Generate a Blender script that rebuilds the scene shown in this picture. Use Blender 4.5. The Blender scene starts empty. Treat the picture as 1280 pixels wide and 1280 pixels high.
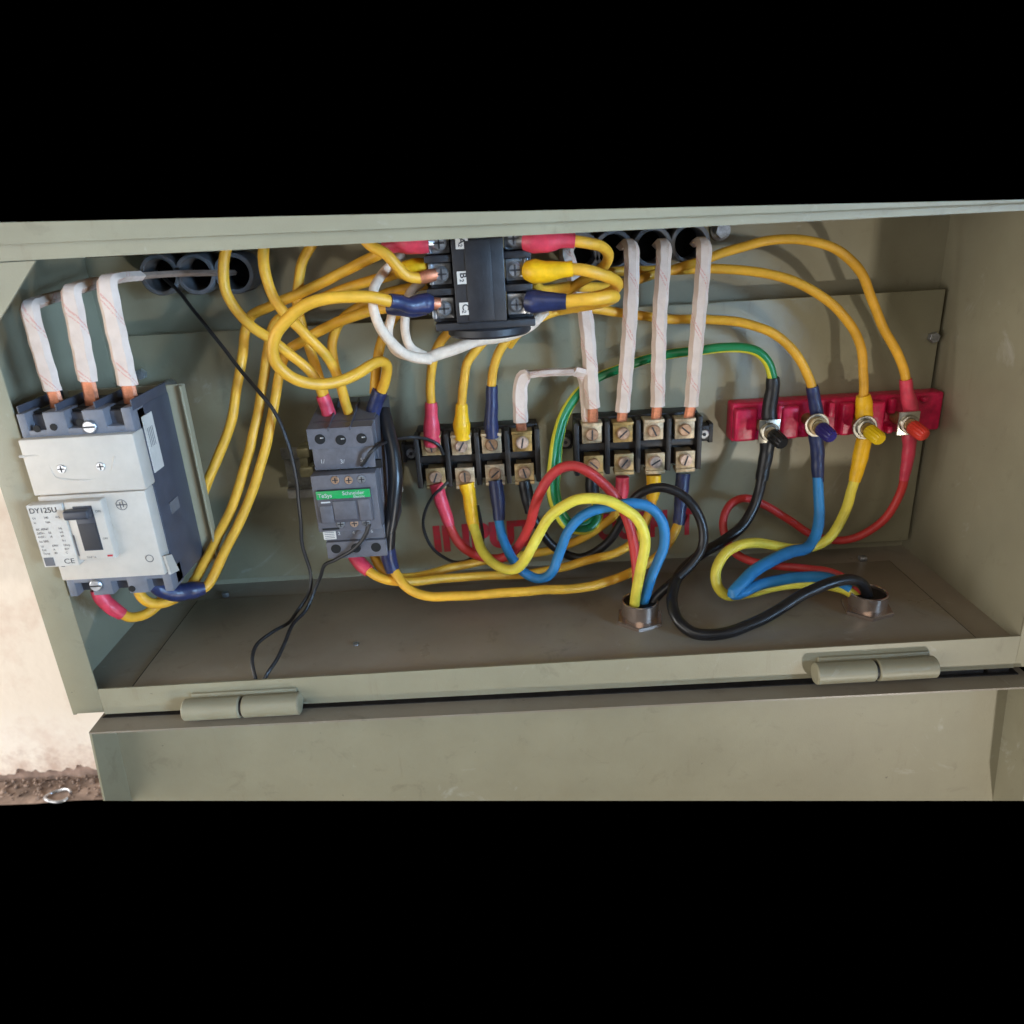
import bpy, bmesh, math, random
from mathutils import Vector, Matrix, noise as NZ
random.seed(7)
SC = bpy.context.scene
COL = SC.collection
S = 0.0012                      # one model unit is 1.2 mm; the enclosure is about 790 mm wide

# ------------------------------------------------------------------ camera
FPX, PIT, ROL, CD = 953.0, math.radians(21.7), math.radians(3.3), 450.0
Fw = Vector((0, math.cos(PIT), -math.sin(PIT)))
X0 = Vector((1, 0, 0)); U0 = Vector((0, math.sin(PIT), math.cos(PIT)))
Rv = math.cos(ROL) * X0 - math.sin(ROL) * U0
Uv = math.sin(ROL) * X0 + math.cos(ROL) * U0
Cp = Vector((0, -CD, 0))
cam = bpy.data.cameras.new('camera'); camo = bpy.data.objects.new('camera', cam); COL.objects.link(camo)
cam.sensor_fit = 'HORIZONTAL'; cam.sensor_width = 36; cam.lens = 36 * FPX / 1280
cam.clip_start = 0.02; cam.clip_end = 50
M = Matrix(((Rv.x, Uv.x, -Fw.x, Cp.x * S), (Rv.y, Uv.y, -Fw.y, Cp.y * S), (Rv.z, Uv.z, -Fw.z, Cp.z * S), (0, 0, 0, 1)))
camo.matrix_world = M
SC.camera = camo
cam.dof.use_dof = True; cam.dof.focus_distance = 0.63; cam.dof.aperture_fstop = 7.0
SC.render.resolution_x = SC.render.resolution_y = 1024
SC.render.filter_size = 1.9

def P(x, y, Y):
    "point of the place seen at reference position (x, y), at depth Y behind the front frame"
    d = Fw + Rv * ((x - 640) / FPX) - Uv * ((y - 640) / FPX)
    return Cp + d * ((Y + CD) / d.y)

# ------------------------------------------------------------------ world, lamps, exposure
W = bpy.data.worlds.new('World'); SC.world = W; W.use_nodes = True
bg = W.node_tree.nodes['Background']; bg.inputs[0].default_value = (0, 0, 0, 1); bg.inputs[1].default_value = 0
def area(name, loc, target, sx, sy, power, col):
    l = bpy.data.lights.new(name, 'AREA'); l.shape = 'RECTANGLE'; l.size = sx; l.size_y = sy
    l.energy = power; l.color = col
    o = bpy.data.objects.new(name, l); COL.objects.link(o)
    o.location = loc
    o.rotation_euler = (Vector(target) - Vector(loc)).to_track_quat('-Z', 'Y').to_euler()
    return o
area('daylight_front_left', (-1.30, -1.10, -0.30), (-0.05, 0.05, -0.25), 1.1, 1.0, 13, (1.0, 0.97, 0.93))
area('daylight_far_left', (-1.7, -0.10, -0.25), (-0.5, 0.28, -0.4), 0.8, 0.8, 21, (1.0, 0.985, 0.96))
area('fill_front', (-0.30, -1.60, 0.85), (0.0, 0.1, -0.2), 1.3, 0.8, 8.5, (1.0, 0.95, 0.86))  # added soft fill from the front; no such source is seen
area('cool_fill_right', (1.0, -1.4, -0.2), (-0.3, 0.15, -0.15), 0.6, 0.6, 1.2, (0.92, 0.96, 1.0))  # added cool fill, a guess to turn the left interior bluish
sk = area('blue_fill_narrow', (1.15, -1.10, 0.02), (-0.34, 0.19, -0.10), 0.45, 0.45, 1.7, (0.40, 0.66, 1.0)); sk.data.spread = math.radians(32)  # added narrow blue fill tinting the left interior; no window known there
area('low_window_glint', (0.80, -1.15, -0.98), (0.1, 0.18, -0.2), 0.06, 0.06, 8.0, (1.0, 0.94, 0.84))
SC.view_settings.view_transform = 'Standard'; SC.view_settings.look = 'None'
SC.view_settings.exposure = 0.0; SC.view_settings.gamma = 1.0

# ------------------------------------------------------------------ materials
def lin(c):
    return tuple(((v / 255) / 12.92 if v / 255 <= 0.04045 else ((v / 255 + 0.055) / 1.055) ** 2.4) for v in c) + (1,)
MATS = {}
def mat(name, rgb, rough=0.5, metal=0.0, var=0.12, scale=60, bump=0.0, bscale=400, rgb2=None, spec=0.5, thr=(0.35, 0.7), trans=0):
    if name in MATS: return MATS[name]
    m = bpy.data.materials.new(name); m.use_nodes = True
    nt = m.node_tree; b = nt.nodes['Principled BSDF']
    tc = nt.nodes.new('ShaderNodeTexCoord')
    n = nt.nodes.new('ShaderNodeTexNoise'); n.inputs['Scale'].default_value = scale; n.inputs['Detail'].default_value = 6
    n.inputs['Roughness'].default_value = 0.65
    nt.links.new(tc.outputs['Object'], n.inputs['Vector'])
    r = nt.nodes.new('ShaderNodeValToRGB')
    c = lin(rgb); c2 = lin(rgb2) if rgb2 else tuple(v * (1 - 2 * var) for v in c[:3]) + (1,)
    c1 = c if rgb2 else tuple(min(1, v * (1 + var)) for v in c[:3]) + (1,)
    r.color_ramp.elements[0].position = thr[0]; r.color_ramp.elements[0].color = c2
    r.color_ramp.elements[1].position = thr[1]; r.color_ramp.elements[1].color = c1
    nt.links.new(n.outputs['Fac'], r.inputs['Fac'])
    nt.links.new(r.outputs['Color'], b.inputs['Base Color'])
    b.inputs['Metallic'].default_value = metal
    b.inputs['Specular IOR Level'].default_value = spec
    mr = nt.nodes.new('ShaderNodeMapRange'); mr.inputs['To Min'].default_value = max(0.03, rough - 0.1); mr.inputs['To Max'].default_value = min(1, rough + 0.12)
    nt.links.new(n.outputs['Fac'], mr.inputs['Value']); nt.links.new(mr.outputs['Result'], b.inputs['Roughness'])
    if bump > 0:
        n2 = nt.nodes.new('ShaderNodeTexNoise'); n2.inputs['Scale'].default_value = bscale; n2.inputs['Detail'].default_value = 4
        nt.links.new(tc.outputs['Object'], n2.inputs['Vector'])
        bp = nt.nodes.new('ShaderNodeBump'); bp.inputs['Strength'].default_value = bump; bp.inputs['Distance'].default_value = 0.001
        nt.links.new(n2.outputs['Fac'], bp.inputs['Height']); nt.links.new(bp.outputs['Normal'], b.inputs['Normal'])
    MATS[name] = m
    return m

def paint(name, rgb, dust, amount, rough=0.42):
    "satin enamel with large soft patches of dust, scuffs and small chips"
    m = mat(name, rgb, rough, 0, 0.05, 14, 0.12, 900)
    nt = m.node_tree; b = nt.nodes['Principled BSDF']
    src = b.inputs['Base Color'].links[0].from_socket
    tc = nt.nodes.new('ShaderNodeTexCoord')
    def layer(src, scale, lo, hi, col, fac, distort=0.6):
        n = nt.nodes.new('ShaderNodeTexNoise'); n.inputs['Scale'].default_value = scale; n.inputs['Detail'].default_value = 9
        n.inputs['Roughness'].default_value = 0.7; n.inputs['Distortion'].default_value = distort
        nt.links.new(tc.outputs['Object'], n.inputs['Vector'])
        r = nt.nodes.new('ShaderNodeMapRange'); r.inputs['From Min'].default_value = lo; r.inputs['From Max'].default_value = hi
        r.inputs['To Max'].default_value = fac
        nt.links.new(n.outputs['Fac'], r.inputs['Value'])
        x = nt.nodes.new('ShaderNodeMix'); x.data_type = 'RGBA'
        nt.links.new(r.outputs['Result'], x.inputs['Factor']); nt.links.new(src, x.inputs['A']); x.inputs['B'].default_value = lin(col)
        return x.outputs['Result']
    s = layer(src, 5, 0.40, 0.70, dust, amount)
    s = layer(s, 38, 0.58, 0.72, tuple(int(v * 0.72) for v in dust), 0.5 * amount + 0.15)
    # long faint rubs, then pale scuffs and dark chips
    mp_ = nt.nodes.new('ShaderNodeMapping'); mp_.inputs['Scale'].default_value = (1.0, 1.0, 0.12); mp_.inputs['Rotation'].default_value = (0.2, 0.5, 0.1)
    nt.links.new(tc.outputs['Object'], mp_.inputs['Vector'])
    def rub(src, scale, lo, hi, col, fac):
        n = nt.nodes.new('ShaderNodeTexNoise'); n.inputs['Scale'].default_value = scale; n.inputs['Detail'].default_value = 8; n.inputs['Roughness'].default_value = 0.75
        nt.links.new(mp_.outputs['Vector'], n.inputs['Vector'])
        r = nt.nodes.new('ShaderNodeMapRange'); r.inputs['From Min'].default_value = lo; r.inputs['From Max'].default_value = hi; r.inputs['To Max'].default_value = fac
        nt.links.new(n.outputs['Fac'], r.inputs['Value'])
        x = nt.nodes.new('ShaderNodeMix'); x.data_type = 'RGBA'
        nt.links.new(r.outputs['Result'], x.inputs['Factor']); nt.links.new(src, x.inputs['A']); x.inputs['B'].default_value = lin(col)
        return x.outputs['Result']
    s = rub(s, 60, 0.60, 0.72, (128, 112, 88), 0.35)
    s = layer(s, 11, 0.62, 0.72, (196, 192, 182), 0.42, 1.6)
    s = layer(s, 120, 0.69, 0.71, (74, 62, 50), 0.75, 0.2)
    nt.links.new(s, b.inputs['Base Color'])
    return m

PAINT = paint('olive_grey_enamel', (154, 148, 124), (146, 136, 110), 0.4)
PLATE = paint('plate_enamel', (149, 144, 119), (134, 124, 99), 0.45, 0.34)
FLOORM = paint('dusty_floor_enamel', (150, 140, 124), (140, 124, 106), 0.7, 0.3)
YEL = mat('yellow_pvc', (232, 173, 50), 0.47, 0, 0.12, 34, 0.12, 260)
PYEL = mat('pale_yellow_pvc', (232, 212, 74), 0.47, 0, 0.12, 34, 0.12, 260)
BLU = mat('blue_pvc', (44, 128, 186), 0.47, 0, 0.12, 34, 0.12, 260)
RED = mat('red_pvc', (202, 58, 54), 0.47, 0, 0.12, 34, 0.12, 260)
BLK = mat('black_pvc', (34, 32, 33), 0.34, 0, 0.2, 60, 0.06, 500)
THIN = mat('thin_black_wire', (38, 37, 38), 0.45, 0, 0.2, 60)
PNK = mat('red_sleeve', (216, 66, 88), 0.42, 0, 0.12, 90, 0.25, 300)
NAV = mat('navy_sleeve', (42, 50, 88), 0.36, 0, 0.18, 90, 0.3, 300)
YSL = mat('yellow_sleeve', (246, 190, 20), 0.44, 0, 0.1, 90, 0.3, 300)
BSL = mat('black_sleeve', (30, 29, 31), 0.4, 0, 0.25, 90, 0.3, 300)
WSL = mat('white_glass_sleeve', (232, 208, 184), 0.75, 0, 0.08, 120, 0.4, 700)
TAIL = mat('aged_tape', (150, 128, 112), 0.8, 0, 0.15, 80, 0.3, 400)
COP = mat('copper', (208, 134, 100), 0.46, 0.6, 0.25, 120, 0.2, 500)
BRS = mat('brass', (196, 166, 116), 0.5, 0.55, 0.25, 150, 0.25, 300)
BRSC = mat('brass_screw', (206, 166, 134), 0.48, 0.55, 0.25, 150, 0.2, 300)
ZNC = mat('zinc', (206, 208, 212), 0.3, 0.8, 0.2, 200, 0.2, 300)
NIC = mat('gland_metal', (192, 174, 162), 0.22, 0.85, 0.06, 40)
BAK = mat('black_moulding', (44, 40, 38), 0.5, 0, 0.25, 120, 0.2, 500)
SWB = mat('switch_black', (40, 40, 44), 0.45, 0, 0.15, 120, 0.15, 600)
CNT = mat('contactor_grey', (100, 98, 103), 0.5, 0, 0.1, 120, 0.1, 700)
CNT2 = mat('contactor_dark', (78, 76, 82), 0.45, 0, 0.1, 120, 0.1, 700)
HOLE = mat('deep_hole', (12, 12, 13), 0.7, 0, 0.1)
GRN = mat('green_strip', (28, 160, 84), 0.4, 0, 0.06)
WHP = mat('white_moulding', (204, 194, 181), 0.45, 0, 0.04, 60, 0.05, 700)
WHL = mat('label_paper', (210, 202, 191), 0.6, 0, 0.05, 90)
GRY = mat('breaker_grey', (118, 120, 128), 0.48, 0, 0.08, 90, 0.1, 700)
BKS = mat('breaker_side', (74, 76, 86), 0.5, 0, 0.1, 90, 0.12, 700)
DGR = mat('toggle_grey', (62, 64, 72), 0.4, 0, 0.1)
INK = mat('grey_ink', (110, 108, 110), 0.7, 0, 0.1)
INKD = mat('dark_ink', (60, 58, 60), 0.7, 0, 0.1)
INKW = mat('white_ink', (200, 200, 200), 0.6, 0, 0.1)
INKR = mat('red_ink', (200, 50, 60), 0.6, 0, 0.1)
REDP = mat('red_stencil_paint', (186, 36, 50), 0.5, 0, 0.3, 110, rgb2=(160, 58, 60), thr=(0.36, 0.52))
STR = mat('red_strip_resin', (214, 34, 82), 0.36, 0, 0.18, 90, 0.3, 260)
PVC = mat('grey_conduit', (112, 113, 116), 0.5, 0, 0.12, 60, 0.1, 400)
RAIL = mat('rail_zinc', (164, 162, 156), 0.42, 0.35, 0.2, 90, 0.1, 400)
CLIP = mat('rail_passivated', (186, 178, 140), 0.42, 0.4, 0.2, 90, 0.1, 400)
WASH = mat('nickel_washer', (196, 190, 176), 0.3, 1, 0.2, 120, 0.1, 300)
KBK = mat('black_knob', (22, 22, 24), 0.35, 0, 0.1)
KNV = mat('violet_knob', (48, 40, 112), 0.35, 0, 0.1)
KYL = mat('yellow_knob', (240, 200, 20), 0.38, 0, 0.08)
KRD = mat('red_knob', (214, 58, 44), 0.38, 0, 0.08)
PLAST = mat('cream_plaster', (238, 226, 212), 0.9, 0, 0.06, 11, 0.6, 70, rgb2=(220, 198, 182), thr=(0.28, 0.5))
nt = PLAST.node_tree; b_ = nt.nodes['Principled BSDF']; src_ = b_.inputs['Base Color'].links[0].from_socket
tc_ = nt.nodes.new('ShaderNodeTexCoord'); sp_ = nt.nodes.new('ShaderNodeSeparateXYZ'); nt.links.new(tc_.outputs['Object'], sp_.inputs[0])
def mr_(v, a, b, c, d):
    n = nt.nodes.new('ShaderNodeMapRange'); nt.links.new(v, n.inputs['Value'])
    for k, x_ in zip(('From Min', 'From Max', 'To Min', 'To Max'), (a, b, c, d)): n.inputs[k].default_value = x_
    return n.outputs['Result']
n_ = nt.nodes.new('ShaderNodeTexNoise'); n_.inputs['Scale'].default_value = 26; n_.inputs['Detail'].default_value = 9; n_.inputs['Roughness'].default_value = 0.75
nt.links.new(tc_.outputs['Object'], n_.inputs['Vector'])
low_ = mr_(sp_.outputs['Z'], 0.01, 0.09, 0.30, 0.0)
mm_ = nt.nodes.new('ShaderNodeMath'); mm_.operation = 'ADD'; nt.links.new(n_.outputs['Fac'], mm_.inputs[0]); nt.links.new(low_, mm_.inputs[1])
x_ = nt.nodes.new('ShaderNodeMix'); x_.data_type = 'RGBA'
nt.links.new(mr_(mm_.outputs[0], 0.64, 0.90, 0.0, 0.6), x_.inputs['Factor']); nt.links.new(src_, x_.inputs['A']); x_.inputs['B'].default_value = lin((168, 130, 112))
nt.links.new(x_.outputs['Result'], b_.inputs['Base Color'])
BRICKW = mat('exposed_base', (168, 142, 128), 0.95, 0, 0.3, 30, 0.8, 80)
EARTH = mat('dusty_earth', (160, 138, 124), 0.95, 0, 0.3, 40, 0.9, 120)

def uvmat(name, rough, build):
    m = bpy.data.materials.new(name); m.use_nodes = True
    nt = m.node_tree; b = nt.nodes['Principled BSDF']; b.inputs['Roughness'].default_value = rough
    uv = nt.nodes.new('ShaderNodeUVMap'); uv.uv_map = 'UVMap'
    sp = nt.nodes.new('ShaderNodeSeparateXYZ'); nt.links.new(uv.outputs['UV'], sp.inputs[0])
    build(nt, b, sp.outputs['X'], sp.outputs['Y'])
    MATS[name] = m
    return m
def mth(nt, op, a, b=None):
    n = nt.nodes.new('ShaderNodeMath'); n.operation = op
    for i, v in enumerate((a, b)):
        if v is None: continue
        if hasattr(v, 'is_linked'): nt.links.new(v, n.inputs[i])
        else: n.inputs[i].default_value = v
    return n.outputs[0]
def mixc(nt, fac, a, b):
    x = nt.nodes.new('ShaderNodeMix'); x.data_type = 'RGBA'
    nt.links.new(fac, x.inputs['Factor'])
    for v, k in ((a, 'A'), (b, 'B')):
        if isinstance(v, tuple): x.inputs[k].default_value = v
        else: nt.links.new(v, x.inputs[k])
    return x.outputs['Result']
def b_gy(nt, b, u, v):
    tw = mth(nt, 'FRACT', mth(nt, 'MULTIPLY', mth(nt, 'ADD', v, mth(nt, 'MULTIPLY', u, 0.0009)), 2.0))
    f = mth(nt, 'LESS_THAN', mth(nt, 'ABSOLUTE', mth(nt, 'SUBTRACT', tw, 0.66)), 0.16)
    nt.links.new(mixc(nt, f, lin((22, 122, 70)), lin((216, 206, 60))), b.inputs['Base Color'])
GY = uvmat('green_yellow_pvc', 0.36, b_gy)
def b_tape(nt, b, u, v):
    # woven tape wound round a copper bar: overlapping turns (relief) with thin red tracer lines
    n = nt.nodes.new('ShaderNodeTexNoise'); n.inputs['Scale'].default_value = 30; n.inputs['Detail'].default_value = 5
    tc = nt.nodes.new('ShaderNodeTexCoord'); nt.links.new(tc.outputs['Object'], n.inputs['Vector'])
    w = mth(nt, 'MULTIPLY', mth(nt, 'SUBTRACT', n.outputs['Fac'], 0.5), 0.35)
    turn = mth(nt, 'FRACT', mth(nt, 'ADD', mth(nt, 'ADD', mth(nt, 'MULTIPLY', u, 0.026), mth(nt, 'MULTIPLY', v, 1.6)), w))
    l1 = mth(nt, 'LESS_THAN', mth(nt, 'ABSOLUTE', mth(nt, 'SUBTRACT', turn, 0.45)), 0.022)
    l2 = mth(nt, 'LESS_THAN', mth(nt, 'ABSOLUTE', mth(nt, 'SUBTRACT', turn, 0.54)), 0.016)
    n3 = nt.nodes.new('ShaderNodeTexNoise'); n3.inputs['Scale'].default_value = 900
    nt.links.new(tc.outputs['Object'], n3.inputs['Vector'])
    line = mth(nt, 'MULTIPLY', mth(nt, 'MAXIMUM', l1, l2), mth(nt, 'MULTIPLY', mth(nt, 'GREATER_THAN', n3.outputs['Fac'], 0.44), 0.42))
    n2 = nt.nodes.new('ShaderNodeTexNoise'); n2.inputs['Scale'].default_value = 90
    nt.links.new(tc.outputs['Object'], n2.inputs['Vector'])
    base = mixc(nt, n2.outputs['Fac'], lin((202, 178, 162)), lin((232, 212, 196)))
    nt.links.new(mixc(nt, line, base, lin((206, 96, 80))), b.inputs['Base Color'])
    h = mth(nt, 'ADD', mth(nt, 'PINGPONG', mth(nt, 'MULTIPLY', turn, 2.0), 1.0), mth(nt, 'MULTIPLY', n3.outputs['Fac'], 0.25))
    bp = nt.nodes.new('ShaderNodeBump'); bp.inputs['Strength'].default_value = 0.6; bp.inputs['Distance'].default_value = 0.0016
    nt.links.new(h, bp.inputs['Height']); nt.links.new(bp.outputs['Normal'], b.inputs['Normal'])
for m_ in (BRS, BRSC, ZNC):
    nt = m_.node_tree; b = nt.nodes['Principled BSDF']; src = b.inputs['Base Color'].links[0].from_socket
    oi = nt.nodes.new('ShaderNodeObjectInfo'); hs = nt.nodes.new('ShaderNodeHueSaturation')
    mr = nt.nodes.new('ShaderNodeMapRange'); mr.inputs['To Min'].default_value = 0.72; mr.inputs['To Max'].default_value = 1.12
    nt.links.new(oi.outputs['Random'], mr.inputs['Value']); nt.links.new(mr.outputs['Result'], hs.inputs['Value'])
    mr2 = nt.nodes.new('ShaderNodeMapRange'); mr2.inputs['To Min'].default_value = 1.15; mr2.inputs['To Max'].default_value = 0.7
    nt.links.new(oi.outputs['Random'], mr2.inputs['Value']); nt.links.new(mr2.outputs['Result'], hs.inputs['Saturation'])
    nt.links.new(src, hs.inputs['Color']); nt.links.new(hs.outputs['Color'], b.inputs['Base Color'])
TAPE = uvmat('woven_white_tape', 0.8, b_tape)

# ------------------------------------------------------------------ mesh helpers (all in model units)
ORG = {}
def tag(o, label=None, cat=None, group=None, kind=None):
    if label: o['label'] = label
    if cat: o['category'] = cat
    if group: o['group'] = group
    if kind: o['kind'] = kind
    return o
def thing(name, label, cat, loc, group=None):
    o = bpy.data.objects.new(name, None); COL.objects.link(o)
    o.location = Vector(loc) * S; o.empty_display_size = 0.02
    ORG[o] = Vector(loc)
    return tag(o, label, cat, group)
def smooth(bm):
    vs = bm.verts
class MB:
    def __init__(s): s.bm = bmesh.new(); s.uv = s.bm.loops.layers.uv.new('UVMap')
    def box(s, x0, x1, y0, y1, z0, z1, bev=0.0, seg=2):
        b = bmesh.new()
        bmesh.ops.create_cube(b, size=1)
        for v in b.verts:
            v.co = Vector(((x0 + x1) / 2 + v.co.x * (x1 - x0), (y0 + y1) / 2 + v.co.y * (y1 - y0), (z0 + z1) / 2 + v.co.z * (z1 - z0)))
        if bev > 0: bmesh.ops.bevel(b, geom=b.edges[:], offset=bev, segments=seg, affect='EDGES', profile=0.5)
        s.join(b); return s
    def join(s, b):
        me = bpy.data.meshes.new('tmp'); b.to_mesh(me); b.free(); s.bm.from_mesh(me); bpy.data.meshes.remove(me)
    def cyl(s, p0, p1, r, seg=20, r2=None, bev=0.0, phase=0.0):
        p0 = Vector(p0); p1 = Vector(p1); d = (p1 - p0); L = d.length; q = d.to_track_quat('Z', 'Y').to_matrix()
        prof = [(0, r)] if bev == 0 else [(0, r - bev), (bev, r)]
        re = r if r2 is None else r2
        prof += [(L, re)] if bev == 0 else [(L - bev, re), (L, re - bev)]
        rings = []
        for h, rr in prof:
            rings.append([s.bm.verts.new(p0 + q @ Vector((rr * math.cos(phase + 2 * math.pi * k / seg), rr * math.sin(phase + 2 * math.pi * k / seg), h))) for k in range(seg)])
        for a, c in zip(rings, rings[1:]):
            for k in range(seg): s.bm.faces.new((a[k], a[(k + 1) % seg], c[(k + 1) % seg], c[k]))
        s.bm.faces.new(rings[0][::-1]); s.bm.faces.new(rings[-1]); return s
    def pipe(s, p0, p1, ro, ri, seg=28):
        p0 = Vector(p0); p1 = Vector(p1); d = p1 - p0; q = d.to_track_quat('Z', 'Y').to_matrix(); L = d.length
        prof = [(0, ro), (L - 0.6, ro), (L, ro - 0.5), (L, ri + 0.5), (L - 0.6, ri), (0, ri)]
        rings = [[s.bm.verts.new(p0 + q @ Vector((rr * math.cos(2 * math.pi * k / seg), rr * math.sin(2 * math.pi * k / seg), h))) for k in range(seg)] for h, rr in prof]
        n = len(rings)
        for i in range(n):
            a, c = rings[i], rings[(i + 1) % n]
            for k in range(seg): s.bm.faces.new((a[k], a[(k + 1) % seg], c[(k + 1) % seg], c[k]))
        return s
    def prism(s, poly, y0, y1):
        "polygon given in x, z; extruded from y0 (front) to y1"
        a = [s.bm.verts.new((x, y0, z)) for x, z in poly]; b = [s.bm.verts.new((x, y1, z)) for x, z in poly]
        n = len(poly)
        s.bm.faces.new(a); s.bm.faces.new(b[::-1])
        for k in range(n): s.bm.faces.new((a[k], b[k], b[(k + 1) % n], a[(k + 1) % n]))
        bmesh.ops.recalc_face_normals(s.bm, faces=s.bm.faces[:]); return s
    def hexa(s, p):
        "eight corners: 0-3 front loop, 4-7 back loop"
        v = [s.bm.verts.new(q) for q in p]
        for f in ((0, 1, 2, 3), (7, 6, 5, 4), (0, 4, 5, 1), (1, 5, 6, 2), (2, 6, 7, 3), (3, 7, 4, 0)): s.bm.faces.new([v[i] for i in f])
        bmesh.ops.recalc_face_normals(s.bm, faces=s.bm.faces[:]); return s
    def sweep(s, pts, rad, seg=12, flat=None, step=1.6, lump=0.0):
        """tube (or flat bar when flat=(half width, half thickness)) through control points"""
        n = len(pts); out = []; k0 = 0
        P_ = [Vector(p) for p in pts]; R_ = rad if isinstance(rad, (list, tuple)) else [rad] * n
        for i in range(n - 1):
            a = P_[i - 1] if i > 0 else P_[i] * 2 - P_[i + 1]
            b, c = P_[i], P_[i + 1]
            d = P_[i + 2] if i + 2 < n else P_[i + 1] * 2 - P_[i]
            t1, t2, t3 = [max(1e-3, (q - p).length) ** 0.5 for p, q in ((a, b), (b, c), (c, d))]
            m1 = ((b - a) / t1 - (c - a) / (t1 + t2) + (c - b) / t2) * t2
            m2 = ((c - b) / t2 - (d - b) / (t2 + t3) + (d - c) / t3) * t2
            k = max(2, int((c - b).length / step))
            for j in range(k):
                t = j / k
                h = (2 * t**3 - 3 * t**2 + 1) * b + (t**3 - 2 * t**2 + t) * m1 + (-2 * t**3 + 3 * t**2) * c + (t**3 - t**2) * m2
                out.append((h, R_[i] * (1 - t) + R_[i + 1] * t))
        out.append((P_[-1], R_[-1]))
        rings = []; L = 0; Ls = []
        sd0 = Vector((out[0][0].x * 0.01, out[-1][0].z * 0.013, len(out) * 0.07)); nn_ = len(out)
        if not flat and nn_ > 20:
            out = [(p + NZ.noise_vector(p * 0.045 + sd0) * (0.9 * min(1, i / 8, (nn_ - 1 - i) / 8)), r * (1 + 0.035 * NZ.noise(p * 0.09 + sd0))) for i, (p, r) in enumerate(out)]
        up = Vector((0.13, -1, 0.21)); prev = None
        for i, (p, r) in enumerate(out):
            t = (out[min(i + 1, len(out) - 1)][0] - out[max(i - 1, 0)][0]).normalized()
            if flat:
                w = Vector((1, 0, 0)) - t * t.x
                if w.length < 0.2: w = Vector((0, 1, 0)) - t * t.y
                if prev is not None and w.dot(prev) < 0: w = -w
                w.normalize(); prev = w; nn = t.cross(w)
                hw, ht = flat[0] * r, flat[1] * r; c = ht * 0.95
                if lump: hw *= 1 + lump * math.sin(i * 0.9) ; ht *= 1 + lump * math.sin(i * 1.7 + 1)
                offs = [(-hw, -ht + c), (-hw + c, -ht), (hw - c, -ht), (hw, -ht + c), (hw, ht - c), (hw - c, ht), (-hw + c, ht), (-hw, ht - c)]
                ring = [s.bm.verts.new(p + w * x + nn * y) for x, y in offs]
            else:
                up = (up - t * up.dot(t)).normalized(); sd = t.cross(up)
                rr = r * (1 + (lump * math.sin(i * 0.8) if lump else 0))
                ring = [s.bm.verts.new(p + up * (rr * math.cos(2 * math.pi * k / seg)) + sd * (rr * math.sin(2 * math.pi * k / seg))) for k in range(seg)]
            if i: L += (p - out[i - 1][0]).length
            Ls.append(L); rings.append(ring)
        m = len(rings[0])
        for i in range(len(rings) - 1):
            for k in range(m):
                f = s.bm.faces.new((rings[i][k], rings[i][(k + 1) % m], rings[i + 1][(k + 1) % m], rings[i + 1][k]))
                for lp, (ui, vi) in zip(f.loops, ((i, k), (i, k + 1), (i + 1, k + 1), (i + 1, k))): lp[s.uv].uv = (Ls[ui], vi / m)
        s.bm.faces.new(rings[0][::-1]); s.bm.faces.new(rings[-1]); return s
    def build(s, name, m, parent=None, org=None, ang=35):
        bm = s.bm
        if parent is not None:
            r = parent
            while r.parent: r = r.parent
            o0 = ORG[r]
        elif org is not None: o0 = Vector(org)
        else:
            xs = [v.co for v in bm.verts]
            o0 = Vector((sum(v.x for v in xs) / len(xs), sum(v.y for v in xs) / len(xs), min(v.z for v in xs)))
        for v in bm.verts: v.co = (v.co - o0) * S
        bmesh.ops.recalc_face_normals(bm, faces=bm.faces[:])
        me = bpy.data.meshes.new(name); bm.to_mesh(me); bm.free()
        for p in me.polygons: p.use_smooth = True
        me.set_sharp_from_angle(angle=math.radians(ang))
        me.materials.append(m)
        o = bpy.data.objects.new(name, me); COL.objects.link(o)
        if parent is not None: o.parent = parent
        else: o.location = o0 * S; ORG[o] = o0
        return o
def text(name, body, x, y, z, h, m, parent, rot=0.0, bold=0.0, wx=1.0, align='LEFT', rotm=None):
    c = bpy.data.curves.new(name, 'FONT'); c.body = body; c.size = 1.0; c.align_x = align; c.offset = bold
    o = bpy.data.objects.new(name, c); COL.objects.link(o)
    bpy.context.view_layer.update()
    me = bpy.data.meshes.new_from_object(o.evaluated_get(bpy.context.evaluated_depsgraph_get()))
    bpy.data.objects.remove(o); bpy.data.curves.remove(c)
    r = parent
    while r.parent: r = r.parent
    o0 = ORG[r]; k = h / 0.72; ca, sa = math.cos(rot), math.sin(rot)
    for v in me.vertices:
        a, b = v.co.x * k * wx, v.co.y * k
        if rotm: q = Vector(rotm(a, b))
        else: q = Vector((x + a * ca - b * sa, y, z + a * sa + b * ca))
        v.co = (q - o0) * S
    me.materials.clear(); me.materials.append(m)
    ob = bpy.data.objects.new(name, me); COL.objects.link(ob); ob.parent = parent
    return ob
def hexnut(mb, c, r, h):
    "hex head facing the front with its back at c"
    c = Vector(c); return mb.cyl(c, c + Vector((0, -h, 0)), r, 6, bev=r * 0.08, phase=0.3)
def screwhead(mb, c, r, h, slot=True):
    c = Vector(c); mb.cyl(c, c + Vector((0, -h, 0)), r, 18, bev=min(h, r) * 0.25); return mb

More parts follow.
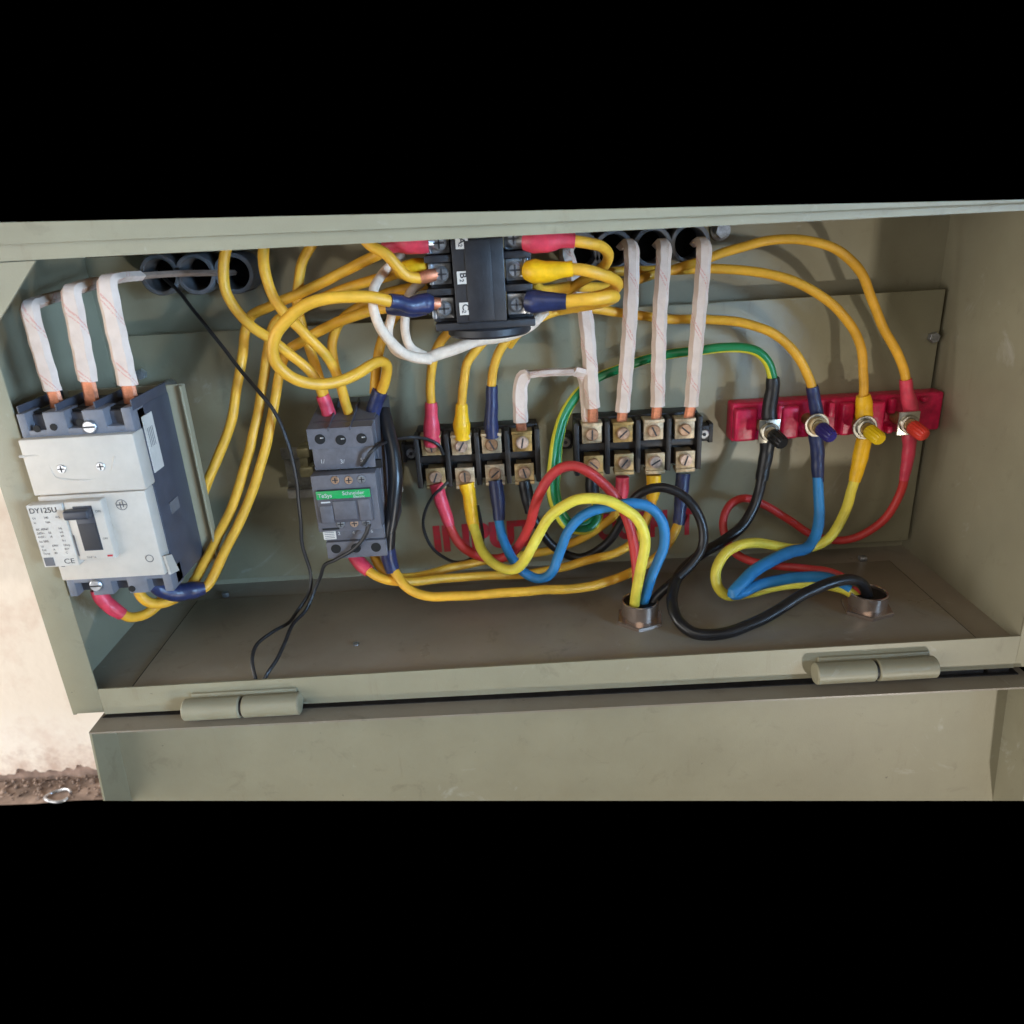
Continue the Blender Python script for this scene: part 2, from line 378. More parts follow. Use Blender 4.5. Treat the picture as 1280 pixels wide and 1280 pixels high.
# ------------------------------------------------------------------ the ground and wall behind
GZ = -556
gm = MB()
gx = [(-760 + 40 * i) for i in range(25)]
rows = []
for j, yy in enumerate((196, 204, 212, 221, 232)):
    rows.append([gm.bm.verts.new((x, yy, GZ + random.uniform(-1.5, 1.5))) for x in gx])
for a, b in zip(rows, rows[1:]):
    for k in range(len(gx) - 1): gm.bm.faces.new((a[k], a[k + 1], b[k + 1], b[k]))
tag(gm.build('ground', EARTH), kind='structure')
wl = thing('plaster_wall', 'sunlit cream plaster wall with crumbling base, left of and behind the enclosure', 'wall', (-430, 231, GZ))
MB().box(-820, 260, 236, 262, GZ - 4, -40).build('wall_core', BRICKW, wl)
from mathutils import noise as mn
pl = [(-820, -42), (-820, GZ + 13)]
x = -818.0
while x < 258:
    pl.append((x, GZ + 13 + 9 * mn.noise(Vector((x * 0.035, 1.7, 0))) + 5 * mn.noise(Vector((x * 0.12, 5.1, 0))) + 2.2 * mn.noise(Vector((x * 0.45, 9.3, 0))))); x += 1.6
pl += [(260, GZ + 16), (260, -42)]
MB().prism(pl, 232.5, 237).build('plaster_skin', PLAST, wl)
gv = MB()
for k in range(420):
    gx_, gy_ = random.uniform(-700, -330), 198 + 36 * random.random() ** 0.6; r = random.uniform(0.5, 2.4) * (1.5 if random.random() < 0.1 else 1)
    b = bmesh.new(); bmesh.ops.create_icosphere(b, subdivisions=1, radius=r)
    for v in b.verts: v.co = Vector((gx_, gy_, GZ + r * 0.3)) + Vector((v.co.x * random.uniform(0.7, 1.4), v.co.y * random.uniform(0.7, 1.3), v.co.z * random.uniform(0.5, 0.9)))
    gv.join(b)
tag(gv.build('grit', EARTH, ang=10), 'loose grit and crumbled plaster along the foot of the wall', 'grit', kind='stuff')
rg = MB(); cc = P(74, 999, 203); cc.z = GZ + 1.5
rg.sweep([(cc.x + 13 * math.cos(a), cc.y + 9 * math.sin(a), cc.z + 1.2 * math.sin(a * 2)) for a in [math.radians(d) for d in range(20, 341, 20)]], 1.6, 10)
tag(rg.build('metal_ring', ZNC), 'small bent metal ring lying at the foot of the plaster wall', 'ring')

# ------------------------------------------------------------------ enclosure
XL, XR, ZT, ZB, YB = -313.0, 346.0, -12.0, -293.0, 165.0
FZ = -298.0
en = thing('electrical_enclosure', 'olive grey steel electrical enclosure with its door swung down, housing all the wiring', 'enclosure', (15, 80, -312))
MB().box(XL, XR + 20, YB, YB + 2, -313, -18).build('back_panel', PAINT, en)
MB().hexa([(XL - 2, 0.5, -313), (XL, 0.5, -313), (XL, 0.5, -4), (XL - 2, 0.5, -4), (XL - 2, YB + 2, -313), (XL, YB + 2, -313), (XL, YB + 2, -16), (XL - 2, YB + 2, -16)]).build('side_panel', PAINT, en)
MB().box(XR, XR + 2, 1.5, YB, -300, -15).build('side_panel', PAINT, en)
bp = MB().box(XL, XR, 1.5, YB, FZ - 2, FZ).build('bottom_panel', FLOORM, en)
MB().box(-272, 319, 6, 133, FZ + 0.5, FZ + 1.8, 0.4).build('gland_plate', FLOORM, bp)
MB().box(-273.6, 320.6, 4, 135, FZ + 0.05, FZ + 0.6).build('gland_seam_sheet', BAK, bp)  # dark sheet added so the gap round the gland plate reads as a dark line
MB().hexa([(XL, 1, -5), (XL, 1, -3), (XR + 20, 1, -14.6), (XR + 20, 1, -16.6), (XL, YB, -17), (XL, YB, -15.5), (XR + 20, YB, -17.5), (XR + 20, YB, -19.5)]).build('top_panel', PAINT, en)
# front frame rails
MB().hexa([(XL - 2, -0.4, -12), (XL - 2, -0.4, -2.5), (XR + 20, -0.4, -14.2), (XR + 20, -0.4, -17), (XL - 2, 1, -12), (XL - 2, 1, -2.5), (XR + 20, 1, -14.2), (XR + 20, 1, -17)]).build('frame_rail', PAINT, en)
MB().box(XL - 2, -293, 0, 1.4, -312, -12.2, 0.5).build('frame_rail', PAINT, en)
MB().box(XR, XR + 20, 0, 1.4, -318.4, -17.2, 0.5).build('frame_rail', PAINT, en)
MB().hexa([(-292.9, 0, ZB), (XR - 0.1, 0, ZB), (XR - 0.1, 0, -318.5), (-292.9, 0, -313.6), (-292.9, 1.4, ZB), (XR - 0.1, 1.4, ZB), (XR - 0.1, 1.4, -318.5), (-292.9, 1.4, -313.6)]).build('frame_rail', PAINT, en)
MB().box(-292, XR, 1.5, 12, -313.4, -312.2, 0.3).build('frame_return', PAINT, en)
MB().prism([(-294, -13), (-256, -13), (-293.2, -52)], 0.1, 1.6).build('corner_gusset', PAINT, en)
wb = MB(); wp = [(-290 + 2 * math.sin(i * 2.1), -0.3, -11 - i * 4.2) for i in range(7)]
wb.sweep(wp, [2.5, 3.2, 2.2, 3.4, 2.4, 3, 1.5], 8, lump=0.2).build('weld_bead', PAINT, en)
MB().hexa([(XL - 14, -4, -2.6), (XL - 14, -3, 9.5), (XR + 20, -3, -13.2), (XR + 20, -4, -14.2), (XL - 14, 0.5, -2.6), (XL - 14, 0.5, 9.5), (XR + 20, 0.5, -13.2), (XR + 20, 0.5, -14.2)]).build('rain_lip', PAINT, en)
# mounting plate
mp = MB().box(-290, 342.5, 150, 152, -286.5, -75.5, 0.6).build('mounting_plate', PLATE, en)
for (px, py, Y, r) in ((1165, 421, 150, 4.2), (178, 467, 150, 4.2)):
    hexnut(MB(), P(px, py, Y), r, 5).build('nut', ZNC, mp)
for (px, py) in ((902, 288),):
    c = P(px, py, 160); b = MB(); b.cyl(c + Vector((0, 5, 0)), c + Vector((0, 2, 0)), 7.5, 24); hexnut(b, c + Vector((0, 2, 0)), 6, 7).build('hex_bolt', ZNC, en)
c = P(1085, 696, 130); MB().box(c.x - 3, c.x + 3, 136, 142, FZ, FZ + 4, 0.8).build('floor_bolt', ZNC, bp)
c = P(448, 785, 60); MB().cyl((c.x, 45, FZ + 1.6), (c.x, 45, FZ + 3.2), 2.2, 10).build('floor_screw', ZNC, bp)
c = P(280, 738, 140); MB().cyl((c.x, 141, FZ), (c.x, 141, FZ + 3.5), 3, 6).build('floor_bolt', ZNC, bp)
text('lettering', 'INPUT', -69, 149.4, -270.5, 23, REDP, mp, rot=0.012, bold=0.045, wx=0.98)
text('lettering', 'OUTPUT', 72, 149.4, -268.5, 23, REDP, mp, rot=0.012, bold=0.045, wx=0.66)
# hinges
for (xa, xb) in ((-233.3, -153.3), (201.9, 285.2)):
    h = MB().box(xa + 4, xb - 3, -2.2, 0.2, -312, -300, 0.5).build('hinge', PAINT, en)
    xm = (xa + xb) / 2
    MB().cyl((xa, -7, -309), (xm - 0.9, -7, -309), 7.6, 24, bev=0.9).build('hinge_knuckle', PAINT, h)
    MB().cyl((xm + 0.9, -7, -309), (xb, -7, -309), 7.6, 24, bev=0.9).build('hinge_knuckle', PAINT, h)
    MB().cyl((xm - 3, -7, -309), (xm + 3, -7, -309), 6.2, 20).build('hinge_pin', BAK, h)
# door, hanging open below: a shallow tray
dt, dts, dl, dr, dL2, dR2, ya, yp = -316.5, -323.5, -297.0, 355.0, -302.0, 364.0, -16.0, 13.0
def zrow(X, Y, py):
    "height at which the door is cut off, level with the lower edge of what the picture shows"
    z = -400.0
    for _ in range(30):
        v = Vector((X, Y, z)) - Cp; z += (640 - FPX * v.dot(Uv) / v.dot(Fw) - py) * 0.6
    return z
cut = lambda X, Y: (X, Y, zrow(X, Y, 1001))
dp = MB().hexa([(dl, yp, dt), (dr, yp, dts), cut(dR2, yp), cut(dL2, yp), (dl, yp + 2, dt), (dr, yp + 2, dts), cut(dR2, yp + 2), cut(dL2, yp + 2)]).build('door', PAINT, en)
MB().hexa([(dl, ya, dt), (dr, ya, dts), (dr, ya, dts - 1.5), (dl, ya, dt - 1.5), (dl, yp - 0.1, dt), (dr, yp - 0.1, dts), (dr, yp - 0.1, dts - 1.5), (dl, yp - 0.1, dt - 1.5)]).build('door_lip', FLOORM, dp)
MB().hexa([(dl, ya, dt - 1.6), (dl + 1.5, ya, dt - 1.6), cut(dL2 + 1.5, ya), cut(dL2, ya), (dl, yp - 0.1, dt - 1.6), (dl + 1.5, yp - 0.1, dt - 1.6), cut(dL2 + 1.5, yp - 0.1), cut(dL2, yp - 0.1)]).build('door_lip', PAINT, dp)
MB().hexa([(dr - 1.5, ya, dts - 1.6), (dr, ya, dts - 1.6), cut(dR2, ya), cut(dR2 - 1.5, ya), (dr - 1.5, yp - 0.1, dts - 1.6), (dr, yp - 0.1, dts - 1.6), cut(dR2, yp - 0.1), cut(dR2 - 1.5, yp - 0.1)]).build('door_lip', PAINT, dp)
MB().hexa([(dl + 2, -0.5, dt + 0.1), (dr - 6, -1.5, dts + 0.1), (dr - 6, -1.5, dts + 0.9), (dl + 2, -0.5, dt + 0.7), (dl + 6, 9, dt + 0.1), (dr - 6, 9, dts + 0.1), (dr - 6, 9, dts + 0.9), (dl + 6, 9, dt + 0.7)]).build('gap_shade_strip', BAK, dp)  # dark strip standing in for the shade in the gap between bottom rail and door
for xa, xb in ((288, 326), (329, 344)):
    MB().box(xa, xb, 1.5, 6, -323, -318.8, 0.3).build('latch_slot', BAK, dp)

# ------------------------------------------------------------------ conduit stubs in the back
for k, (px, py, lab) in enumerate((
        (863, 304, 'grey conduit stub highest at right, nearest the hex bolt head'),
        (816, 309, 'grey conduit stub second from the hex bolt head, along the top'),
        (767, 313, 'grey conduit stub third from the hex bolt head, along the top'),
        (726, 316, 'grey conduit stub half hidden behind red sleeve, beside the black switch'),
        (292, 342, 'grey conduit stub at upper left, nearest the yellow cables'),
        (244, 343, 'grey conduit stub at upper left, middle of its row of three'),
        (199, 344, 'grey conduit stub at upper left, farthest from the yellow cables'))):
    c = P(px, py, 138)
    tb = thing('conduit_stub', lab, 'conduit', (c.x, YB, c.z - 14), 'conduit stubs along the top of the back panel')
    MB().pipe((c.x, YB - 0.5, c.z), (c.x, 138, c.z), 14.6, 11.3).build('tube', PVC, tb)
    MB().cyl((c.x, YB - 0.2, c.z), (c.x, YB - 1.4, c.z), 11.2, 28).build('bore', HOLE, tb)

# ------------------------------------------------------------------ circuit breaker on its bracket
br = thing('breaker_bracket', 'olive grey steel mounting bracket behind the white circuit breaker', 'bracket', (-250, 60, -226))
MB().box(-288, -211.5, 53, 55, -226, -96, 0.5).build('plate', PAINT, br)
MB().box(-213, -211.5, 48, 53.2, -226, -96.3, 0.4).build('edge_return', PAINT, br)
for zz in (-115, -205): MB().cyl((-262, 55, zz), (-262, 150, zz), 5, 12).build('standoff', ZNC, br)
xl, xr = -290.5, -222.0
cb = thing('circuit_breaker', 'white and grey moulded case circuit breaker with dark toggle, at far left', 'breaker', (-256, 25, -220))
MB().box(xl + 1.5, xr - 0.5, 4, 53, -219, -100, 1.2).build('body', BKS, cb)
# terminal housings with the three open slots
def housing(z0, z1, up):
    b = MB(); w = (xr - xl)
    cs = [xl + w * f for f in (0.155, 0.495, 0.835)]
    edges = [xl + 0.5]
    for c in cs: edges += [c - 5.2, c + 5.2]
    edges.append(xr - 0.5)
    for i in range(0, len(edges), 2): b.box(edges[i], edges[i + 1], -3, 14, z0, z1, 0.5)
    zb = (z0, z0 + 4.5) if up else (z1 - 4.5, z1)
    b.box(xl + 0.6, xr - 0.6, -2.9, 13, zb[0], zb[1], 0.3)
    b.build('terminal_housing', GRY, cb)
    for c in cs: MB().box(c - 5, c + 5, 6, 14, z0 + 1, z1 - 1).build('terminal_slot', HOLE, cb)
housing(-112.5, -97.5, True); housing(-219.5, -205.5, False)
for i, fx in enumerate((0.0, 0.33, 0.665, 0.985)):
    xx = xl + (xr - xl) * fx
    MB().box(xx, xx + 1.1, 0, 50, -100, -93.5, 0.3).build('phase_barrier', BKS, cb)
for (px, py) in ((113, 533), (121, 731)):
    c = P(px, py, -3); s = screwhead(MB(), (c.x, -2.5, c.z), 4, 2.6).build('screw', ZNC, cb)
    MB().box(c.x - 3.6, c.x + 3.6, -5.3, -4.9, c.z - 0.5, c.z + 0.5).build('screw_slot', INKD, s)
for (px, py) in ((46, 536), (67, 534), (165, 736), (100, 528)):
    c = P(px, py, -3.3); MB().cyl((c.x, -3.1, c.z), (c.x, -3.5, c.z), 2.2, 12).build('vent_hole', HOLE, cb)
# white cover: upper field with a stepped pocket, lower field and the raised nose
cv = MB().box(xl, xr, -8, 6, -147.5, -112, 1.0).box(xl + 1, xr - 1.5, -7.4, 5, -205.8, -148.2, 1.0).build('cover', WHP, cb)
ridge = MB()
pts = [P(x, y, -8) for x, y in ((24, 571), (50, 571), (60, 580), (68, 596), (80, 599), (130, 597), (138, 590), (143, 570))]
ridge.sweep([(p.x, -7.5, p.z) for p in pts], 0.9, 8).build('moulded_ridge', WHP, cv)
for (px, py) in ((77, 586), (126, 583)):
    c = P(px, py, -8); s = MB().cyl((c.x, -8, c.z), (c.x, -8.8, c.z), 2.7, 18, bev=0.3).build('cover_screw', ZNC, cv)
    MB().box(c.x - 2, c.x + 2, -9, -8.7, c.z - 0.35, c.z + 0.35).box(c.x - 0.35, c.x + 0.35, -9, -8.7, c.z - 2, c.z + 2).build('screw_cross', INKD, s)
ns = MB()
n0, n1, nz0, nz1 = -271.0, -248.0, -189.5, -150.5
ns.box(n0, n1, -14, -7, nz0, nz1, 1.2).build('nose', WHP, cb)
MB().box(-265.8, -254.2, -14.3, -13.6, -183, -153.5, 0.2).build('toggle_slot', DGR, cb)
MB().box(-265.1, -254.9, -14.6, -14.2, -182, -165, 0.1).build('toggle_recess', INKD, cb)
MB().box(-269.8, -254.4, -20, -14, -160.5, -154.6, 1.4, 3).build('toggle', DGR, cb)
MB().box(-293, -271.3, -14.2, -7.5, -192.5, -151, 0.4).build('rating_plate', WHL, cb)
lp = MB().box(-292.8, -271.5, -14.6, -14.2, -192.2, -151.3).build('rating_label', WHL, cb)
text('printing', 'DY125U', -291.9, -14.8, -156.2, 3.4, INKD, lp, bold=0.01, wx=1.0)
rows = [(-160, ['Ue', '240', '415']), (-163, ['In', '16A', '']), (-167.5, ['IEC 60947', '', 'Hz']), (-170, ['240V~', '25', 'kA']), (-172.5, ['415V~', '16', 'kA']), (-175.5, ['Ics 50%', '', 'Icu']),
        (-178.7, ['Ui', '690V', 'Uimp']), (-181.2, ['Cat', 'A', '6kV']), (-183.7, ['Temp', '40', 'C'])]
for z, ws in rows:
    for i, w in enumerate(ws):
        if w: text('printing', w, -291.3 + i * 7.0, -14.8, z, 1.4, INKD, lp, wx=0.95)
MB().box(-291.9, -285.9, -14.75, -14.65, -191.5, -185.8).build('print_block', INK, lp)
text('printing', 'CE', -280, -14.8, -190.5, 3.4, INKD, lp, wx=1.2)
text('printing', 'ON', -252.6, -14.4, -158, 1.5, INKD, cb); text('printing', 'OFF', -252.6, -14.4, -176, 1.3, INKD, cb)
text('printing', 'TRIP 16', -265.5, -14.4, -188, 1.3, INK, cb)
MB().box(-252.6, -249.4, -14.4, -14.1, -187.6, -186.5).build('red_mark', INKR, cb)
MB().box(-270.2, -269.6, -14.4, -14.1, -186, -172).build('print_line', INK, cb)
c = P(152, 631, -7.6)
em = MB().pipe((c.x, -7.2, c.z), (c.x, -7.7, c.z), 3.6, 3.0, 24).box(c.x - 3, c.x + 3, -7.7, -7.3, c.z - 0.3, c.z + 0.3).box(c.x - 1.1, c.x - 0.6, -7.7, -7.3, c.z - 2.6, c.z + 1.6).box(c.x + 0.6, c.x + 1.1, -7.7, -7.3, c.z - 1.6, c.z + 2.6).build('emblem', INK, cv)
for (px, py) in ((78, 704), (187, 698)):
    c = P(px, py, -7.6); MB().pipe((c.x, -7.2, c.z), (c.x, -7.7, c.z), 2.6, 2.1, 20).build('knockout_ring', INK, cv)
# side sticker and small print on the grey side
MB().box(xr - 0.6, xr + 0.1, 8, 22, -142, -106).build('side_sticker', WHL, cb)
for k in range(4):
    MB().box(xr - 0.2, xr + 0.25, 11 + k * 2.2, 11.6 + k * 2.2, -126, -114).build('sticker_print', INK, cb)
MB().box(xr - 0.6, xr + 0.05, 18, 31, -174, -166).build('side_print', INK, cb)
MB().hexa([(xr - 1, -6, -193), (xr + 0.6, -6, -193), (xr + 0.6, -4, -207), (xr - 1, -4, -207), (xr - 1, 3, -196), (xr + 0.6, 3, -196), (xr + 0.6, 8, -210), (xr - 1, 8, -210)]).build('cover_tab', WHP, cb)

# ------------------------------------------------------------------ mounting rail and contactor
dn = thing('mounting_rail', 'short steel mounting rail holding the grey contactor', 'rail', (-130, 146, -200))
b = MB()
b.box(-182, -88, 143, 145, -204, -176, 0.4).box(-182, -88, 138, 143.2, -204.2, -202.6, 0.3).box(-182, -88, 138, 139.2, -211, -202.8, 0.3)
b.box(-182, -88, 138, 143.2, -177.4, -175.8, 0.3).box(-182, -88, 138, 139.2, -175.6, -168, 0.3).build('hat_rail', RAIL, dn)
c0 = P(370, 560, 120); c1 = P(389, 596, 120)
b = MB(); b.box(c0.x, c1.x + 3, 118, 138, c1.z, c1.z + 8.5, 1.6).box(c0.x, c1.x + 2, 118, 138, c0.z - 8, c0.z, 1.6).box(c0.x + 1, c0.x + 7, 121, 138, c1.z + 8, c0.z - 8).build('end_clamp', CLIP, dn)
ct = thing('contactor', 'grey three pole contactor with green strip, between the breaker and terminal blocks', 'contactor', (-115, 100, -231))
kx0, kx1 = -137.2, -92.5
MB().box(kx0 + 2, kx1 + 1, 68, 143, -230, -131, 1.0).build('base', CNT2, ct)
# top terminal housing, front with sloping roof and three dividers
b = MB(); b.hexa([(kx0, 58, -147), (kx1, 58, -147), (kx1, 58, -133), (kx0, 58, -133), (kx0, 104, -147), (kx1, 104, -147), (kx1, 104, -126), (kx0, 104, -126)])
b.build('upper_housing', CNT, ct)
MB().box(kx0 + 1, kx1 - 1, 60.5, 75, -163.5, -147.2, 0.6).build('marking_step', CNT, ct)
for i in (1, 2):
    xx = kx0 + (kx1 - kx0) * i / 3
    MB().hexa([(xx - 0.5, 57.5, -135), (xx + 0.5, 57.5, -135), (xx + 0.5, 57.5, -132.2), (xx - 0.5, 57.5, -132.2), (xx - 0.5, 104, -135), (xx + 0.5, 104, -135), (xx + 0.5, 104, -123), (xx - 0.5, 104, -123)]).build('pole_divider', CNT2, ct)
for i, (px, py) in enumerate(((400, 549), (426, 550), (452, 548))):
    c = P(px, py, 58); s = MB().cyl((c.x, 60, c.z), (c.x, 57.7, c.z), 3.6, 18).build('screw_hole', HOLE, ct)
    MB().box(c.x + 0.2, c.x + 2.6, 57.4, 57.9, c.z + 0.3, c.z + 1.3, 0.2).build('terminal_screw', ZNC, s)
for t, px, py in (('1/', 400, 577), ('3/', 425, 577), ('5/', 450, 575)):
    c = P(px, py, 60); text('marking', t, c.x, 60.2, c.z - 1.5, 3.0, INKW, ct)
for i in range(4):
    xx = kx0 + 9 + i * 10; MB().box(xx, xx + 8.6, 61.5, 64, -164.5, -158.5).build('vent_slot', HOLE, ct)
# centre block
MB().box(kx0 - 1, kx1 - 0.5, 52, 72, -207, -164.6, 0.8).build('centre_block', CNT, ct)
MB().box(kx0 + 2, kx1 - 5, 49.5, 53, -199.5, -175, 0.8).build('front_cover', CNT2, ct)
gs = MB().box(kx0 + 2, kx1 - 5.2, 48.9, 52, -181.2, -175.2, 0.5).build('green_strip', GRN, ct)
text('marking', 'TeSys', kx0 + 3.2, 48.7, -179.8, 3.0, INKW, gs, bold=0.006)
text('marking', 'Schneider', kx1 - 24.5, 48.7, -178.6, 2.8, INKW, gs, bold=0.004); text('marking', 'Electric', kx1 - 17, 48.7, -181, 1.9, INKW, gs)
MB().box(kx0 + 4.5, kx0 + 11, 49.1, 49.6, -184, -183).build('print_line', INKW, ct)
MB().box(-124.5, -108.5, 48.6, 51, -197, -183, 0.7).build('armature_window', CNT, ct)
MB().box(kx0 + 3, kx0 + 12, 48.9, 51, -199, -186, 0.6).build('side_tile', CNT, ct); MB().box(-107, kx1 - 6, 48.9, 51, -198.5, -182.5, 0.6).build('side_tile', CNT, ct)
for (px, py, m) in ((419, 600, BRSC), (436, 600, BRSC), (452, 599, ZNC), (426, 655, ZNC), (443, 654, BRSC), (458, 653, ZNC)):
    c = P(px, py, 52); s = MB().cyl((c.x, 52.5, c.z), (c.x, 51.2, c.z), 2.9, 16, bev=0.3).build('coil_screw', m, ct)
    MB().box(c.x - 2, c.x + 2, 51, 51.3, c.z - 0.35, c.z + 0.35).box(c.x - 0.35, c.x + 0.35, 51, 51.3, c.z - 2, c.z + 2).build('screw_cross', INKD, s)
MB().box(kx0 + 2, kx0 + 14, 51.6, 52.4, -205.4, -204).build('slot_line', HOLE, ct)
# lower terminal housing
MB().box(kx0 + 1, kx1 - 0.5, 60, 80, -217.5, -207.3, 0.7).build('marking_step', CNT, ct)
MB().box(kx0 + 1, kx1, 58, 104, -231, -217.8, 0.8).build('lower_housing', CNT, ct)
for (px, py) in ((420, 686), (445, 685), (470, 684)):
    c = P(px, py, 58); MB().cyl((c.x, 60, c.z), (c.x, 57.7, c.z), 3.6, 18).build('screw_hole', HOLE, ct)
for t, px, py in (('2', 422, 667), ('4', 440, 666), ('6', 463, 664)):
    c = P(px, py, 59); text('marking', t, c.x, 59.8, c.z - 1.5, 2.6, INKW, ct)
c = P(412, 669, 59); st = MB().box(c.x - 4.5, c.x + 4.5, 59.2, 60.2, c.z - 3.4, c.z + 3.4).build('small_sticker', WHL, ct)
for k in range(4): MB().box(c.x - 3.5, c.x + 3.5, 59.0, 59.3, c.z - 2.4 + k * 1.4, c.z - 2.0 + k * 1.4).build('sticker_print', INK, st)

# ------------------------------------------------------------------ terminal blocks
def terminal_block(label, xs, zu, zl, x0, x1, ears):
    t = thing('terminal_block', label, 'terminal block', ((x0 + x1) / 2, 149, zl - 12), 'four pole brass terminal blocks on the mounting plate')
    b = MB(); b.box(x0, x1, 134, 149.8, zl - 8, zu + 10, 1.0)
    b.build('base', BAK, t)
    MB().box(x0, x1, 126, 134.2, (zu + zl) / 2 - 3, (zu + zl) / 2 + 3, 0.8).build('centre_ridge', BAK, t)
    p = (xs[-1] - xs[0]) / 3
    for i in range(5):
        xx = xs[0] + (i - 0.5) * p
        MB().box(xx - 2.0, xx + 2.0, 121, 134.4, zl - 9.5, zu + 9, 0.8).build('barrier', BAK, t)
    for x, z in ears:
        sg = -1 if x < (x0 + x1) / 2 else 1
        MB().box(min(x - 6 * sg * -1, x + 6 * sg), max(x - 6 * sg * -1, x + 6 * sg) + 0.01, 138, 149.8, z - 8, z + 8, 1.5).box(x - 6, x + 6, 138, 149.7, z - 7, z + 7, 2.5).build('mounting_ear', BAK, t)
        s = screwhead(MB(), (x, 138, z), 4, 2.4).build('mounting_screw', ZNC, t)
        a = random.uniform(0, 3); MB().cyl((x, 135.6, z), (x, 135.2, z), 1.6, 6).build('screw_recess', INKD, s)
    for j, z in enumerate((zu, zl)):
        for i in range(4):
            x = xs[0] + p * i + (0.9 if j else 0) + random.uniform(-0.4, 0.4); zz = z + random.uniform(-0.6, 0.6)
            q = MB().box(x - 7.6, x + 7.6, 119.5, 121.4, zz - 7.6, zz + 7.0, 0.5)
            if j == 0: q.box(x - 8, x + 8, 117.6, 130, zz + 6.6, zz + 9, 0.4)
            else: q.box(x - 7.6, x + 7.6, 118, 130, zz - 10, zz - 7.2, 0.4)
            q.box(x - 6, x + 6, 121.3, 134, zz - 6, zz + 6)
            q = q.build('clamp', BRS, t)
            s = MB().cyl((x, 119.6, zz), (x, 116.6, zz), 5.0, 20, bev=0.7).build('clamp_screw', BRSC, q)
            a = random.uniform(0.1, 2.6); d = Vector((math.cos(a), 0, math.sin(a))) * 4.0; nn = Vector((-d.z, 0, d.x)) * 0.16
            o = Vector((x, 116.5, zz)); f = Vector((0, -0.15, 0))
            MB().hexa([o + d + nn, o + d - nn, o - d - nn, o - d + nn, o + d + nn + f, o + d - nn + f, o - d - nn + f, o - d + nn + f]).build('screw_slot', INKD, q)
    return t
T1X = (-59.5, 0, 0, 11.0); T2X = (65.5, 0, 0, 137.5)
terminal_block('brass four pole terminal block nearest the contactor, above the word INPUT', T1X, -168.5, -193.5, -72, 24, [(-78, -178)])
terminal_block('brass four pole terminal block fed by three long taped straps, above the word OUTPUT', T2X, -166, -190.5, 53, 151, [(46, -176), (157, -176)])

# ------------------------------------------------------------------ red binding post strip
rs = thing('binding_post_strip', 'red moulded strip with four coloured binding posts, at right on the plate', 'post strip', (250, 149, -184))
b = MB()
b.box(178, 345, 134, 149.6, -183, -152, 2.0, 3)
b.build('body', STR, rs)
for (x0, x1) in ((178.5, 196), (215, 229), (262, 272), (284, 296)):
    MB().box(x0, x1, 126, 136, -181, -155, 2.2, 3).build('raised_pad', STR, rs)
for xx in (212, 241, 252, 277, 300, 325):
    MB().box(xx, xx + 5, 128, 135, -158 if xx % 2 else -166, -154, 1.4).box(xx, xx + 5, 128, 135, -182, -176, 1.4).build('locating_tab', STR, rs)
for (px, py) in ((984, 532), (1100, 522)):
    c = P(px, py, 133); h = MB().pipe((c.x, 135, c.z), (c.x, 132, c.z), 4.6, 3.2, 18).build('boss', STR, rs)
    MB().cyl((c.x, 134.5, c.z), (c.x, 133.2, c.z), 3.2, 18).build('boss_hole', HOLE, h)
POSTS = ((962, 540, KBK, 'black knob'), (1022, 532, KNV, 'violet knob'), (1082, 535, KYL, 'yellow knob'), (1136, 530, KRD, 'red knob'))
for i, (px, py, km, lab) in enumerate(POSTS):
    c = P(px, py, 112)
    p = MB().box(c.x - 8.2, c.x + 8.2, 112.5, 114, c.z - 9, c.z + 9.5, 0.5).build('post_washer', WASH, rs) if i in (0, 3) else MB().cyl((c.x, 114, c.z), (c.x, 112.5, c.z), 9.4, 24, bev=0.4).build('post_washer', WASH, rs)
    MB().cyl((c.x, 134, c.z), (c.x, 109.5, c.z), 4.6, 16).build('stud', BRS, p)
    MB().pipe((c.x, 112.6, c.z), (c.x, 110, c.z), 7.2, 4.6, 24).build('post_collar', WASH if i != 1 else BRS, p)
    k = MB()
    d = Vector((0.34, -1, -0.34)).normalized(); a = Vector((c.x + 1.6, 111, c.z - 1.4)); L = 14.5
    q = d.to_track_quat('Z', 'Y').to_matrix(); seg = 32; rings = []
    for h, rr in ((0, 4.6), (2, 5.8), (L - 2, 5.4), (L, 4.2)):
        rings.append([k.bm.verts.new(a + q @ Vector(((rr - (0.45 if j % 2 else 0)) * math.cos(2 * math.pi * j / seg), (rr - (0.45 if j % 2 else 0)) * math.sin(2 * math.pi * j / seg), h))) for j in range(seg)])
    for r0, r1 in zip(rings, rings[1:]):
        for j in range(seg): k.bm.faces.new((r0[j], r0[(j + 1) % seg], r1[(j + 1) % seg], r1[j]))
    k.bm.faces.new(rings[0][::-1]); k.bm.faces.new(rings[-1])
    tag(k.build('post_knob', km, p), lab)

